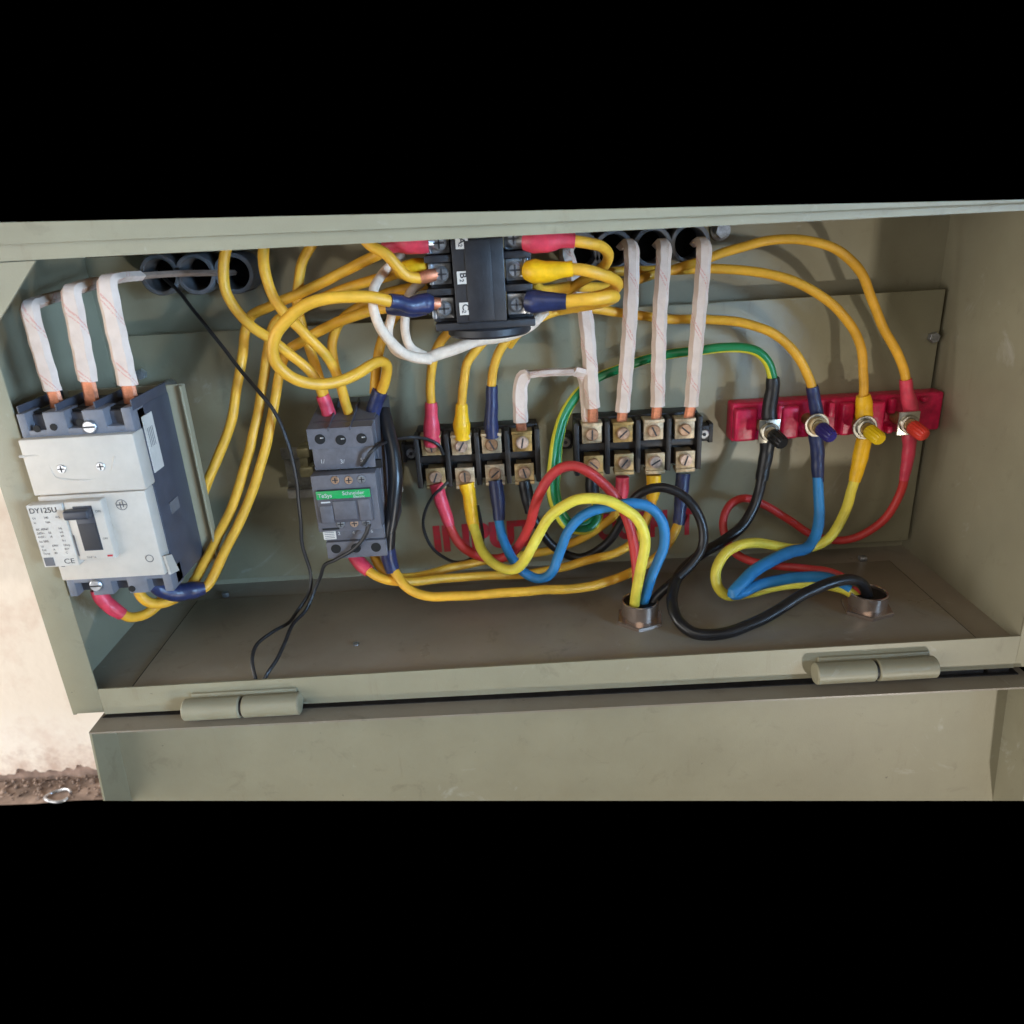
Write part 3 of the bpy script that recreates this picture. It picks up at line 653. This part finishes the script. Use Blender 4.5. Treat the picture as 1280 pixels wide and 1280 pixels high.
# ------------------------------------------------------------------ rotary changeover switch at the top
sw = thing('changeover_switch', 'black rotary changeover switch with screw terminals, at top centre', 'switch', (-9, 75, -76))
MB().box(-28, 4, 44, 108, -66, -16, 1.0).build('body', SWB, sw)
MB().box(-20, -4, 43.2, 44.4, -65, -17, 0.3).build('body_rib', SWB, sw)
rowz = (-17.5, -36.0, -57.0)
for i, z in enumerate(rowz):
    for sd in (-1, 1):
        xa, xb = (-44, -28.2) if sd < 0 else (4.2, 21)
        MB().box(xa + 1, xb, 55, 104, z - 9, z + 7.5, 0.8).build('terminal_deck', SWB, sw)
        xc = -35.5 if sd < 0 else 10.5
        tp = MB().box(xc - 5.5, xc + 6, 52.5, 55, z - 6.5, z + 6.5, 0.6).box((xc - 8 if sd < 0 else xc + 6), (xc - 5.4 if sd < 0 else xc + 8.5), 50.5, 57, z - 6.5, z + 6.5, 0.6).build('terminal_plate', ZNC, sw)
        s = MB().cyl((xc, 52.6, z), (xc, 47.5, z), 4.8, 20, bev=1.2).build('terminal_screw', ZNC, tp)
        MB().box(xc - 3.4, xc + 3.4, 47.2, 47.8, z - 0.6, z + 0.6).box(xc - 0.6, xc + 0.6, 47.2, 47.8, z - 3.4, z + 3.4).build('screw_cross', INKD, s)
        if i < 2: MB().box(xa - 1.5, xb, 47, 100, (z + rowz[i + 1]) / 2 - 2.2, (z + rowz[i + 1]) / 2 + 2, 0.6).build('barrier', SWB, sw)
for i, (t, px, py) in enumerate((('A2', 577, 303), ('B2', 579, 347), ('C2', 582, 386))):
    c = P(px, py, 43.5); lb = MB().box(c.x - 3.8, c.x + 3.8, 43.4, 44.2, c.z - 3.8, c.z + 3.8).build('terminal_label', WHL, sw)
    text('marking', t[0], 0, 0, 0, 4.2, INKD, lb, bold=0.02, rotm=lambda a, b, c=c: (c.x - 1.8 + b, 43.2, c.z + 3.0 - a))
    text('marking', t[1], 0, 0, 0, 2.6, INKD, lb, bold=0.02, rotm=lambda a, b, c=c: (c.x - 2.2 + b, 43.2, c.z - 0.8 - a))
MB().box(-42, 22, 48, 104, -71, -66.2, 0.8).build('end_plate', SWB, sw)
MB().cyl((-8, 76, -71), (-8, 76, -78), 28, 40, bev=1.5).build('end_disc', SWB, sw)
MB().cyl((-8, 100, -20), (-8, 165, -20), 9, 20).build('mounting_stem', SWB, sw)

# ------------------------------------------------------------------ cable glands
def gland(label, cx, cy, r, top):
    g = thing('cable_gland', label, 'cable gland', (cx, cy, FZ + 1.6), 'metal cable glands in the floor')
    MB().cyl((cx, cy, FZ + 1.6), (cx, cy, FZ + 5.2), r + 5.2, 6, bev=0.6, phase=0.32).build('hex_nut', NIC, g)
    MB().pipe((cx, cy, FZ + 5.1), (cx, cy, top), r, r - 1.6, 40).build('barrel', NIC, g)
    MB().cyl((cx, cy, FZ + 5.1), (cx, cy, top - 2.5), r - 1.7, 28).build('sealing_ring', HOLE, g)
    return g
gland('metal cable gland in the floor with red, yellow and blue cables, below terminal blocks', 92.6, 57.2, 13.8, -279)
gland('metal cable gland in the floor at right, below the red post strip', 263.7, 53.3, 13.8, -281)

# ------------------------------------------------------------------ taped copper straps
def strap(label, tape, ends, hw=5.5, ht=2.9, grp='taped copper straps', bare=()):
    pts = [P(*q) for q in tape]
    t = thing('copper_strap', label, 'strap', min((p for p in pts), key=lambda p: p.z), grp)
    MB().sweep(pts, 1.0, flat=(hw, ht), lump=0.035, step=2.2).build('tape_wrap', TAPE, t)
    for e in ends: MB().sweep([P(*q) for q in e], 1.0, flat=(hw * 0.72, ht * 0.6), step=3).build('copper_end', COP, t)
    for e in bare: MB().sweep([P(*q) for q in e], 1.0, flat=(hw * 0.8, ht * 0.7), step=3).build('tape_tail', TAIL, t)
strap('white taped strap leading into the left side of the breaker top', [(80, 368, 62), (44, 379, 22), (37, 384, 14), (46, 420, 13), (56, 455, 13), (66, 488, 14)], [[(65, 486, 14), (70, 500, 14), (73, 515, 16)]], 5.8, 2.9, bare=[[(195, 343, 150), (140, 352, 105), (80, 368, 62)]])
strap('white taped strap leading into the middle of the breaker top', [(122, 352, 55), (96, 360, 22), (89, 364, 14), (95, 400, 13), (103, 440, 13), (110, 476, 14)], [[(109, 472, 14), (113, 490, 14), (117, 512, 16)]], 6.2, 2.9, bare=[[(240, 341, 150), (180, 345, 100), (122, 352, 55)]])
strap('white taped strap leading into the right side of the breaker top', [(170, 345, 55), (142, 348, 22), (134, 352, 14), (142, 400, 13), (151, 440, 13), (160, 481, 14)], [[(159, 477, 14), (163, 495, 14), (166, 512, 16)]], 6.2, 2.9, bare=[[(290, 341, 150), (225, 342, 100), (170, 345, 55)]])
strap('tall white taped strap farthest right, from conduit down to the terminal block', [(871, 304, 150), (877, 302, 125), (880, 307, 119), (876, 367, 118), (871, 422, 119), (864, 508, 120)], [[(865, 502, 120), (860, 527, 122), (859, 535, 122)]])
strap('tall white taped strap ending in the third clamp of the right terminal block', [(824, 306, 150), (828, 304, 125), (830, 309, 119), (825, 389, 118), (823, 455, 119), (822, 508, 120)], [[(822, 502, 120), (820, 527, 122), (820, 538, 122)]])
strap('tall white taped strap ending in the second clamp of the right terminal block', [(779, 308, 150), (786, 304, 125), (789, 309, 119), (789, 367, 118), (785, 433, 119), (778, 515, 120)], [[(779, 508, 120), (777, 530, 122), (777, 540, 122)]])
strap('white taped strap emerging below the yellow loops, ending in the right block first clamp', [(712, 305, 140), (708, 318, 124), (720, 352, 120), (731, 390, 118), (737, 449, 119), (741, 510, 120)], [[(741, 503, 120), (741, 530, 122), (741, 542, 122)]])
strap('white taped strap bent like a staple, linking the two terminal blocks', [(651, 528, 121), (650, 500, 120), (651, 480, 119), (656, 470, 118), (668, 467, 117), (700, 465, 117), (722, 465, 118), (730, 469, 121), (733, 482, 124), (735, 510, 125), (737, 532, 125)], [[(651, 524, 121), (652, 540, 122)]], 5.6, 2.3)

# ------------------------------------------------------------------ cables
def cable(label, runs, cat='cable', grp=None, name='cable', lugs=()):
    """runs: (part, material, radius or list, points)"""
    allp = [P(*q) for r in runs for q in r[3]]
    if len(runs) == 1 and not lugs:
        part, m, r, pts = runs[0]
        return tag(MB().sweep([P(*q) for q in pts], r, 14 if (r if not isinstance(r, (list, tuple)) else r[0]) > 2 else 8).build(name, m), label, cat, grp)
    t = thing(name, label, cat, min(allp, key=lambda p: p.z), grp)
    for part, m, r, pts in runs:
        MB().sweep([P(*q) for q in pts], r, 14, lump=0.03 if part == 'sleeve' else 0).build(part, m, t)
    for m, r, pts in lugs: MB().sweep([P(*q) for q in pts], r, 12).build('lug', m, t)
    return t
YG = 'yellow power cables'
R = 3.45
# breaker feed, rising beside the contactor to the switch
cable('yellow cable from red sleeve under the breaker, leftmost of the three rising runs', [
    ('sleeve', PNK, [4.8, 5.2, 5.0, 4.4], [(122, 736, 14), (128, 748, 14), (138, 758, 14), (153, 768, 17)]),
    ('sheath', YEL, R, [(150, 766, 17), (163, 772, 22), (180, 769, 30), (200, 752, 40), (218, 715, 52), (238, 662, 60), (258, 607, 66), (275, 566, 74), (290, 520, 82), (302, 449, 96), (308, 413, 104), (314, 395, 104), (322, 389, 102), (335, 384, 98), (356, 375, 92), (410, 350, 80), (447, 332, 70), (474, 317, 60), (488, 308, 54)]),
    ('sleeve', PNK, [4.2, 5.4, 7.0, 7.2, 6.0], [(482, 310, 57), (494, 305, 53), (508, 303, 51), (526, 303, 50), (536, 303, 50)])], grp=YG, lugs=[(ZNC, [4, 4], [(534, 303, 50), (546, 303, 52)])])
cable('yellow cable rising beside the contactor, middle of the three runs, to switch terminal B2', [
    ('sheath', YEL, R, [(172, 733, 16), (176, 745, 16), (187, 753, 18), (203, 754, 24), (222, 746, 32), (240, 731, 40), (255, 705, 46), (272, 672, 52), (291, 632, 58), (306, 585, 66), (322, 520, 78), (329, 477, 88), (335, 439, 96), (339, 415, 98), (345, 403, 98), (358, 393, 96), (376, 384, 92), (416, 367, 84), (447, 356, 76), (485, 345, 66), (500, 340, 62)]),
    ('sleeve', YSL, [4.3, 5.6, 6.2, 5.2], [(498, 341, 62), (508, 337, 59), (518, 335, 58), (534, 334, 58)])], grp=YG)
cable('yellow cable from navy sleeve at the breaker, rightmost of the three rising runs', [
    ('sleeve', NAV, [4.6, 5.4, 6.4, 6.2, 4.4], [(192, 731, 18), (205, 739, 20), (222, 741, 26), (240, 738, 30), (256, 735, 34)]),
    ('sheath', YEL, R, [(252, 737, 33), (260, 731, 36), (272, 708, 42), (288, 676, 48), (308, 635, 56), (326, 580, 64), (341, 520, 74), (348, 471, 84), (355, 447, 88), (362, 436, 88), (376, 427, 86), (395, 416, 82), (429, 399, 72), (462, 389, 62), (490, 384, 56)]),
    ('sleeve', NAV, [4.2, 4.6, 5.0, 4.6], [(486, 385, 57), (500, 386, 54), (516, 387, 52), (532, 385, 52)])], grp=YG)
cable('bright yellow cable making the big open loop in front of the others', [
    ('sleeve', NAV, [4.4, 4.6, 4.8, 6.2, 6.6, 5.0], [(487, 376, 34), (500, 378, 38), (512, 382, 42), (524, 380, 46), (534, 379, 48), (541, 379, 49)]),
    ('sheath', YEL, 3.7, [(489, 377, 35), (470, 373, 30), (447, 371, 27), (419, 372, 25), (391, 379, 24), (365, 394, 24), (348, 411, 25), (341, 430, 26), (344, 452, 28), (357, 467, 31), (376, 477, 35), (401, 481, 41), (425, 476, 48), (447, 466, 56), (466, 455, 64), (477, 452, 70), (484, 458, 76), (482, 473, 80), (476, 491, 84)]),
    ('sleeve', NAV, [5.4, 5.4, 5.0], [(475, 488, 84), (469, 505, 86), (465, 520, 88)])], grp=YG, lugs=[(COP, [4, 4], [(539, 379, 49), (549, 380, 51)])])
cable('yellow cable dropping beside the white sleeves into the contactor navy sleeve', [('sheath', YEL, R, [(496, 392, 98), (486, 408, 94), (478, 424, 92), (473, 440, 90), (469, 465, 88), (468, 492, 87)])], grp=YG)
cable('yellow cable hanging from the top at far left, ending in the contactor red sleeve', [
    ('sheath', YEL, R, [(290, 288, 72), (285, 306, 70), (279, 334, 68), (281, 361, 68), (292, 382, 68), (311, 404, 69), (335, 422, 70), (361, 442, 72), (382, 459, 75), (395, 474, 78), (404, 496, 82)]),
    ('sleeve', PNK, [4.6, 5.0, 5.0], [(403, 494, 82), (408, 507, 83), (413, 524, 84)])], grp=YG)
cable('yellow cable hanging from the top, second from left, into the contactor middle pole', [('sheath', YEL, 3.5, [(332, 284, 74), (330, 306, 70), (330, 329, 66), (335, 351, 64), (344, 374, 63), (359, 395, 63), (382, 418, 64), (404, 439, 68), (417, 460, 73), (427, 484, 78), (438, 524, 84)])], grp=YG)
cable('yellow cable hanging from the top, third from left, behind the big loop', [('sheath', YEL, R, [(402, 286, 96), (391, 306, 95), (379, 328, 94), (374, 351, 93), (372, 377, 92), (376, 404, 90), (384, 432, 88), (393, 455, 86), (401, 478, 84), (407, 500, 84)])], grp=YG)
cable('yellow cable bending down behind the navy sleeve to the contactor middle pole', [('sheath', YEL, R, [(536, 355, 82), (510, 360, 86), (486, 365, 90), (458, 379, 95), (432, 395, 99), (421, 411, 100), (415, 432, 98), (418, 456, 94), (425, 478, 90), (432, 505, 87)])], grp=YG)
cable('short yellow cable crossing from under the red sleeve to switch terminal B2', [('sheath', YEL, R, [(448, 290, 44), (462, 305, 42), (482, 317, 42), (497, 333, 43), (508, 345, 45), (526, 348, 48)])], grp=YG, lugs=[(COP, [3.6, 4.2, 3.4], [(524, 348, 48), (536, 345, 49), (548, 342, 51)])])
# switch, right side
cable('yellow cable with fat red sleeve at the switch, curling back behind the others', [
    ('sleeve', PNK, [6.4, 7.4, 7.2, 5.0, 4.5], [(656, 300, 50), (668, 301, 48), (684, 301, 47), (700, 300, 46), (718, 301, 46)]),
    ('sheath', YEL, R, [(714, 301, 46), (733, 303, 48), (750, 307, 54), (760, 316, 62), (758, 328, 72), (746, 339, 80), (724, 354, 88), (706, 366, 94), (690, 380, 100)])], grp=YG, lugs=[(ZNC, [4, 4], [(647, 301, 51), (658, 300, 50)])])
cable('yellow cable with wide yellow sleeve at the switch, middle of three right loops', [
    ('sleeve', YSL, [6.0, 7.4, 7.0, 5.4, 4.6], [(659, 338, 50), (668, 339, 47), (680, 340, 45), (696, 338, 43), (716, 336, 42)]),
    ('sheath', YEL, 3.7, [(712, 336, 42), (735, 338, 42), (752, 343, 45), (766, 350, 52), (772, 357, 62), (764, 364, 74), (744, 371, 84), (716, 378, 92), (690, 384, 98)])], grp=YG)
cable('yellow cable with navy cone sleeve at the switch, lowest of the three right loops', [
    ('sleeve', NAV, [6.8, 7.2, 6.6, 5.2, 4.8], [(661, 376, 50), (668, 377, 48), (680, 377, 46), (696, 377, 44), (708, 377, 43)]),
    ('sheath', YEL, [4.2, 4.2, 4.2, 4.1, 3.8, 3.5, 3.5, 3.5], [(704, 377, 43), (722, 376, 42), (745, 374, 42), (762, 371, 46), (768, 371, 56), (756, 376, 66), (735, 381, 78), (700, 388, 92)])], grp=YG)
cable('small yellow cable stub behind the wide yellow sleeve', [('sheath', YEL, 3.4, [(668, 352, 60), (676, 362, 66), (690, 362, 74), (712, 358, 92), (738, 359, 108), (768, 357, 124), (798, 349, 131), (819, 342, 134), (836, 338, 134), (869, 328, 134), (887, 322, 133), (922, 310, 130), (962, 301, 128), (999, 299, 126), (1033, 306, 124), (1060, 323, 123), (1077, 343, 122), (1090, 375, 122), (1105, 411, 122), (1120, 438, 121), (1130, 464, 120), (1133, 478, 120)]),
    ('sleeve', PNK, [4.4, 5.0, 5.8, 5.4], [(1132, 474, 120), (1134, 492, 120), (1138, 508, 120), (1139, 522, 120)])], grp=YG)['label'] = 'yellow cable arching highest at right, ending in red sleeve above the red knob'
cable('yellow cable arching second highest at right, down to the yellow knob', [
    ('sheath', YEL, R, [(715, 352, 128), (742, 344, 132), (770, 339, 136), (800, 338, 138), (840, 337, 138), (887, 336, 137), (932, 338, 134), (962, 342, 131), (993, 352, 128), (1023, 368, 125), (1050, 389, 123), (1068, 415, 122), (1077, 442, 121), (1080, 470, 120), (1079, 500, 120)]),
    ('sleeve', YSL, [5.0, 6.2, 6.4, 5.6], [(1079, 494, 120), (1080, 505, 120), (1080, 518, 120), (1080, 530, 120)])], grp=YG)
cable('yellow cable arching lowest at right, ending in navy sleeve above the violet knob', [
    ('sheath', YEL, R, [(636, 432, 122), (645, 419, 118), (656, 409, 114), (674, 398, 112), (697, 389, 114), (717, 385, 118), (743, 386, 122), (769, 390, 127), (803, 395, 131), (834, 399, 133), (881, 400, 132), (911, 401, 130), (942, 407, 127), (966, 417, 125), (988, 433, 123), (1003, 454, 121), (1012, 473, 120), (1016, 488, 120)]),
    ('sleeve', NAV, [4.5, 4.9, 5.0, 4.8], [(1015, 483, 120), (1018, 500, 120), (1021, 516, 120), (1023, 528, 120)])], grp=YG)
# into the left terminal block
cable('yellow cable with red sleeve entering the left terminal block first clamp', [
    ('sheath', YEL, R, [(572, 400, 118), (561, 414, 117), (549, 430, 117), (542, 449, 118), (538, 477, 119), (539, 508, 120)]),
    ('sleeve', PNK, [4.5, 5.2, 6.6, 6.4], [(539, 503, 120), (539, 520, 120), (539, 538, 120), (540, 556, 121)])], grp=YG)
cable('yellow cable with yellow sleeve entering the left terminal block second clamp', [
    ('sheath', YEL, R, [(612, 418, 122), (597, 437, 120), (584, 455, 119), (579, 482, 119), (577, 508, 120)]),
    ('sleeve', YSL, [4.4, 5.0, 6.6, 6.2], [(577, 505, 120), (577, 516, 120), (577, 530, 120), (578, 548, 121)])], grp=YG)
cable('yellow cable with navy sleeve entering the left terminal block third clamp', [
    ('sheath', YEL, R, [(650, 402, 120), (638, 419, 119), (624, 440, 118), (617, 463, 119), (614, 488, 120)]),
    ('sleeve', NAV, [4.4, 4.8, 5.4, 5.6], [(615, 482, 120), (614, 505, 120), (614, 525, 120), (615, 546, 121)])], grp=YG)
# white sleeved control wires
WG = 'white sleeved wires under the switch'
cable('white sleeved wire making the widest droop left of the switch', [('sheath', WSL, [3, 3, 3, 3, 3.2, 3.4, 3.6, 3.8], [(503, 318, 70), (478, 342, 60), (467, 364, 40), (466, 384, 36), (475, 409, 42), (491, 431, 52), (512, 445, 62), (538, 449, 70)])], 'wire', WG, 'sleeved_wire')
cable('white sleeved wire in the middle of the droop, passing behind the navy sleeve', [('sheath', WSL, 3.0, [(494, 372, 72), (489, 395, 70), (486, 420, 68), (494, 437, 68), (512, 446, 70), (537, 447, 73)])], 'wire', WG, 'sleeved_wire')
cable('white sleeved wire hanging closest to the switch body', [('sheath', WSL, 3.0, [(528, 352, 72), (512, 367, 70), (506, 392, 68), (506, 415, 68), (514, 435, 70), (534, 446, 74)])], 'wire', WG, 'sleeved_wire')
cable('thick white sleeved bundle running right beneath the switch disc', [('sheath', WSL, [3.6, 4.2, 4.2, 4.2, 4.4, 4.0, 3.4], [(530, 449, 72), (548, 443, 76), (570, 436, 80), (600, 425, 86), (637, 418, 92), (660, 408, 98), (682, 389, 108)])], 'wire', WG, 'sleeved_wire')
# earth conductors
EG = 'green and yellow earth cables'
cable('green and yellow earth cable with black sleeve at the black knob, arching over', [
    ('sheath', GY, 3.7, [(967, 478, 120), (960, 454, 121), (946, 440, 122), (926, 434, 123), (905, 434, 124), (881, 437, 126), (861, 439, 130), (838, 442, 134), (811, 449, 136), (789, 456, 136), (767, 464, 136), (748, 471, 135), (724, 490, 131), (708, 512, 126), (696, 543, 119), (692, 570, 112), (688, 598, 108), (691, 624, 106), (699, 646, 106), (710, 659, 108), (723, 663, 112), (737, 660, 117), (748, 648, 122), (748, 630, 126), (742, 610, 126)]),
    ('sleeve', BSL, [5.0, 5.4, 5.4, 6.0, 6.0], [(966, 472, 120), (966, 488, 120), (964, 500, 120), (962, 515, 120), (962, 530, 120)])], grp=EG)
cable('green and yellow earth cable running as inner strand beside the left block', [('sheath', GY, 2.9, [(727, 488, 136), (711, 512, 132), (701, 545, 126), (697, 580, 118), (696, 612, 114), (701, 636, 114), (713, 652, 116), (731, 655, 120), (744, 642, 126), (742, 612, 128)])], grp=EG)
# contactor to the right terminal block
cable('yellow cable from contactor to red sleeve under the right block second clamp', [
    ('sheath', YEL, R, [(466, 688, 84), (470, 700, 80), (481, 715, 76), (495, 722, 74), (520, 720, 84), (543, 716, 94), (567, 709, 104), (604, 701, 114), (651, 694, 119), (687, 688, 119), (709, 681, 119), (731, 671, 119), (751, 658, 120), (767, 645, 121), (775, 630, 122)]),
    ('sleeve', PNK, [4.6, 5.4, 5.4], [(772, 636, 120), (777, 616, 121), (778, 596, 122)])], grp=YG)
cable('yellow cable from contactor red sleeve to yellow sleeve at right block third clamp', [
    ('sleeve', PNK, [4.8, 5.4, 5.4, 4.6], [(440, 688, 82), (445, 697, 78), (452, 706, 74), (461, 714, 70)]),
    ('sheath', YEL, R, [(458, 712, 71), (472, 721, 67), (490, 726, 64), (520, 727, 70), (543, 725, 76), (582, 721, 86), (629, 719, 92), (660, 717, 95), (700, 710, 98), (723, 704, 100), (747, 698, 102), (770, 691, 105), (786, 682, 109), (798, 669, 112), (808, 649, 115), (815, 628, 118), (817, 610, 120)]),
    ('sleeve', YSL, [4.6, 5.8, 5.8], [(815, 624, 119), (817, 610, 120), (817, 594, 122)])], grp=YG)
cable('lowest yellow cable, from contactor side along the floor to right block fourth clamp', [
    ('sheath', YEL, 3.6, [(490, 708, 66), (496, 719, 62), (503, 729, 58), (518, 740, 54), (538, 746, 52), (563, 746, 52), (603, 743, 54), (640, 741, 56), (676, 738, 58), (720, 735, 62), (740, 732, 66), (762, 725, 72), (787, 716, 80), (809, 704, 88), (824, 692, 94), (837, 678, 100), (845, 662, 106), (849, 648, 111)]),
    ('sleeve', NAV, [4.6, 5.0, 5.6, 5.6], [(848, 656, 109), (850, 635, 114), (852, 612, 119), (854, 592, 122)])], grp=YG)
cable('black sleeved cable hugging the right side of the contactor', [
    ('sheath', BLK, [4.6, 5, 5.4, 5, 4.6], [(480, 512, 96), (487, 545, 84), (494, 590, 74), (492, 632, 68), (486, 668, 66)]),
    ('sheath', BLK, [4.6, 5.0], [(487, 664, 66), (485, 692, 66)]),
    ('sleeve', NAV, [5.2, 5.8, 5.0], [(485, 685, 66), (487, 700, 66), (491, 714, 65)])])
# into the first gland
cable('red cable with red sleeve from left block, humping up and down into the gland', [
    ('sleeve', PNK, [5.8, 5.4, 5.2, 4.4], [(545, 604, 121), (550, 620, 120), (556, 639, 118), (562, 657, 115)]),
    ('sheath', RED, 3.8, [(560, 652, 116), (565, 664, 114), (573, 677, 111), (587, 689, 108), (607, 697, 108), (623, 698, 108), (639, 692, 106), (650, 680, 100), (661, 658, 91), (668, 636, 84), (677, 614, 80), (687, 597, 79), (701, 586, 78), (717, 583, 77), (736, 590, 76), (752, 603, 75), (766, 617, 74), (777, 636, 73), (785, 654, 72), (791, 676, 70), (795, 700, 67), (797, 722, 64), (797, 748, 60), (797, 768, 58)])], grp='input supply cables')
cable('pale yellow cable dipping then humping into the gland below the terminal blocks', [
    ('sleeve', YSL, [6.4, 5.6, 5.4, 4.4], [(583, 604, 121), (586, 618, 119), (588, 638, 116), (593, 662, 111)]),
    ('sheath', PYEL, 3.9, [(591, 655, 112), (597, 673, 104), (604, 690, 94), (615, 703, 84), (629, 711, 76), (643, 711, 70), (654, 703, 66), (664, 687, 63), (673, 669, 65), (684, 650, 62), (700, 635, 59), (718, 626, 57), (739, 624, 55), (762, 627, 54), (781, 636, 53), (796, 648, 52), (805, 665, 51), (807, 684, 50), (803, 706, 50), (798, 728, 51), (794, 750, 53), (791, 768, 55)])], grp='input supply cables')
cable('blue cable dipping lowest, then arching over into the left gland', [
    ('sleeve', NAV, [5.8, 6.0, 5.4, 4.6], [(619, 600, 121), (621, 615, 119), (623, 632, 117), (624, 650, 114)]),
    ('sheath', BLU, 3.8, [(623, 646, 115), (627, 668, 107), (635, 688, 97), (644, 703, 88), (656, 716, 82), (670, 723, 78), (683, 721, 75), (692, 712, 73), (697, 697, 73), (703, 680, 71), (711, 663, 70), (726, 647, 69), (747, 637, 67), (766, 632, 66), (788, 628, 65), (807, 631, 64), (822, 643, 63), (830, 660, 62), (830, 680, 61), (823, 700, 60), (815, 721, 59), (807, 744, 58), (802, 764, 57)])], grp='input supply cables')
cable('black cable from left block fourth clamp, looping round and into the left gland', [
    ('sleeve', BSL, [5.2, 5.4, 4.6], [(655, 600, 121), (658, 616, 120), (663, 640, 119)]),
    ('sheath', BLK, 3.6, [(661, 634, 119), (667, 648, 119), (676, 664, 118), (690, 681, 118), (706, 692, 118), (725, 697, 117), (745, 690, 116), (763, 674, 113), (777, 652, 108), (787, 633, 102), (797, 620, 97), (811, 612, 93), (828, 610, 90), (848, 616, 87), (864, 630, 84), (875, 649, 81), (879, 668, 78), (877, 687, 75), (866, 704, 71), (848, 721, 67), (832, 735, 63), (818, 750, 60), (811, 766, 58)])], grp='input supply cables')
cable('short black sleeve hanging below the right block first clamp', [('sleeve', BSL, [5.2, 5.6, 5.2], [(741, 592, 121), (740, 606, 120), (741, 622, 119)])], 'sleeve', None, 'end_sleeve')
# into the second gland
cable('black cable from black knob, sweeping forward in a low loop to the right gland', [
    ('sleeve', BSL, [6.0, 5.4, 5.0], [(960, 548, 118), (957, 571, 117), (952, 600, 114)]),
    ('sheath', BLK, 4.2, [(953, 594, 115), (949, 612, 113), (941, 637, 109), (925, 660, 103), (903, 677, 96), (880, 690, 88), (859, 707, 78), (847, 722, 68), (841, 740, 56), (841, 758, 44), (849, 776, 34), (866, 789, 27), (887, 793, 24), (914, 789, 24), (946, 778, 27), (978, 760, 32), (1010, 741, 38), (1038, 728, 43), (1062, 724, 47), (1077, 730, 50), (1084, 745, 52), (1085, 757, 53)])], grp='output cables')
cable('blue cable with navy sleeve from violet knob, folding back to the right gland', [
    ('sleeve', NAV, [5.4, 5.4, 5.0, 4.4], [(1019, 542, 118), (1021, 560, 117), (1022, 580, 116), (1023, 602, 114)]),
    ('sheath', BLU, [4, 4, 4.2, 4.4, 4.6, 4.8, 4.8, 4.8, 4.8, 4.4, 4.2, 4.2, 4.2, 4.2, 4.2, 4.2], [(1022, 596, 114), (1024, 626, 111), (1024, 648, 107), (1019, 669, 101), (1008, 685, 92), (989, 690, 84), (967, 699, 74), (942, 714, 62), (925, 732, 52), (917, 742, 48), (922, 743, 50), (940, 735, 56), (967, 726, 62), (1000, 721, 64), (1035, 722, 62), (1062, 735, 57), (1076, 750, 54)] [:16])], grp='output cables')
cable('pale yellow cable from yellow knob, looping left and back to the right gland', [
    ('sleeve', YSL, [5.4, 6.0, 5.6, 4.4], [(1081, 545, 118), (1078, 560, 117), (1074, 578, 116), (1068, 602, 113)]),
    ('sheath', PYEL, 3.9, [(1069, 596, 114), (1064, 619, 111), (1053, 647, 106), (1038, 671, 100), (1021, 682, 96), (994, 686, 92), (972, 683, 88), (946, 679, 82), (924, 682, 76), (905, 694, 70), (895, 713, 64), (897, 732, 60), (908, 744, 60), (935, 742, 64), (967, 734, 68), (1005, 729, 66), (1045, 733, 60), (1076, 748, 56)])], grp='output cables')
cable('red cable from red knob, sweeping across the plate and back to the right gland', [
    ('sleeve', PNK, [5.6, 5.0, 4.6, 3.6], [(1137, 542, 118), (1136, 560, 117), (1134, 578, 117), (1130, 600, 117)]),
    ('sheath', RED, 3.3, [(1131, 595, 117), (1128, 608, 118), (1118, 630, 120), (1103, 651, 122), (1081, 667, 124), (1059, 674, 125), (1033, 674, 126), (1011, 667, 128), (985, 650, 130), (959, 633, 130), (939, 624, 128), (924, 624, 125), (911, 632, 121), (904, 650, 115), (906, 670, 108), (916, 689, 102), (934, 700, 96), (967, 707, 88), (1005, 710, 80), (1037, 715, 70), (1060, 726, 62), (1078, 745, 56)])], grp='output cables')
# thin black wires
TG = 'thin black control wires'
cable('thin black wire trailing from upper left past the contactor down to the floor', [('sheath', THIN, 1.35, [(203, 345, 140), (230, 373, 120), (258, 408, 100), (300, 462, 80), (340, 510, 66), (360, 552, 62), (370, 597, 62), (375, 647, 64), (379, 685, 68), (388, 718, 72), (387, 738, 70), (372, 763, 60), (362, 778, 50), (340, 790, 36), (320, 806, 22), (315, 824, 12), (319, 846, 4), (323, 862, 3)])], 'wire', TG, 'control_wire')
cable('thin black wire from under the contactor, crossing the other above the floor', [('sheath', THIN, 1.35, [(462, 655, 52), (457, 667, 52), (442, 686, 54), (421, 699, 58), (406, 706, 62), (400, 722, 66), (392, 740, 66), (382, 761, 58), (367, 779, 44), (357, 802, 28), (345, 825, 14), (332, 846, 4), (326, 864, 3)])], 'wire', TG, 'control_wire')
cable('thin black wire bridging the contactor and the left terminal block', [('sheath', THIN, 1.3, [(452, 582, 58), (456, 577, 56), (463, 567, 54), (470, 560, 56), (479, 554, 72), (492, 550, 94), (510, 547, 108), (532, 549, 112), (548, 556, 113), (554, 568, 116)])], 'wire', TG, 'control_wire')
cable('thin black wire looping below the left block in front of the word INPUT', [('sheath', THIN, 1.3, [(560, 602, 113), (552, 610, 111), (543, 619, 113), (534, 634, 118), (529, 655, 122), (532, 670, 122), (540, 684, 122), (551, 694, 121), (567, 702, 120), (582, 701, 119), (593, 694, 119), (603, 678, 120), (603, 660, 121), (600, 645, 121), (597, 632, 121)])], 'wire', TG, 'control_wire')
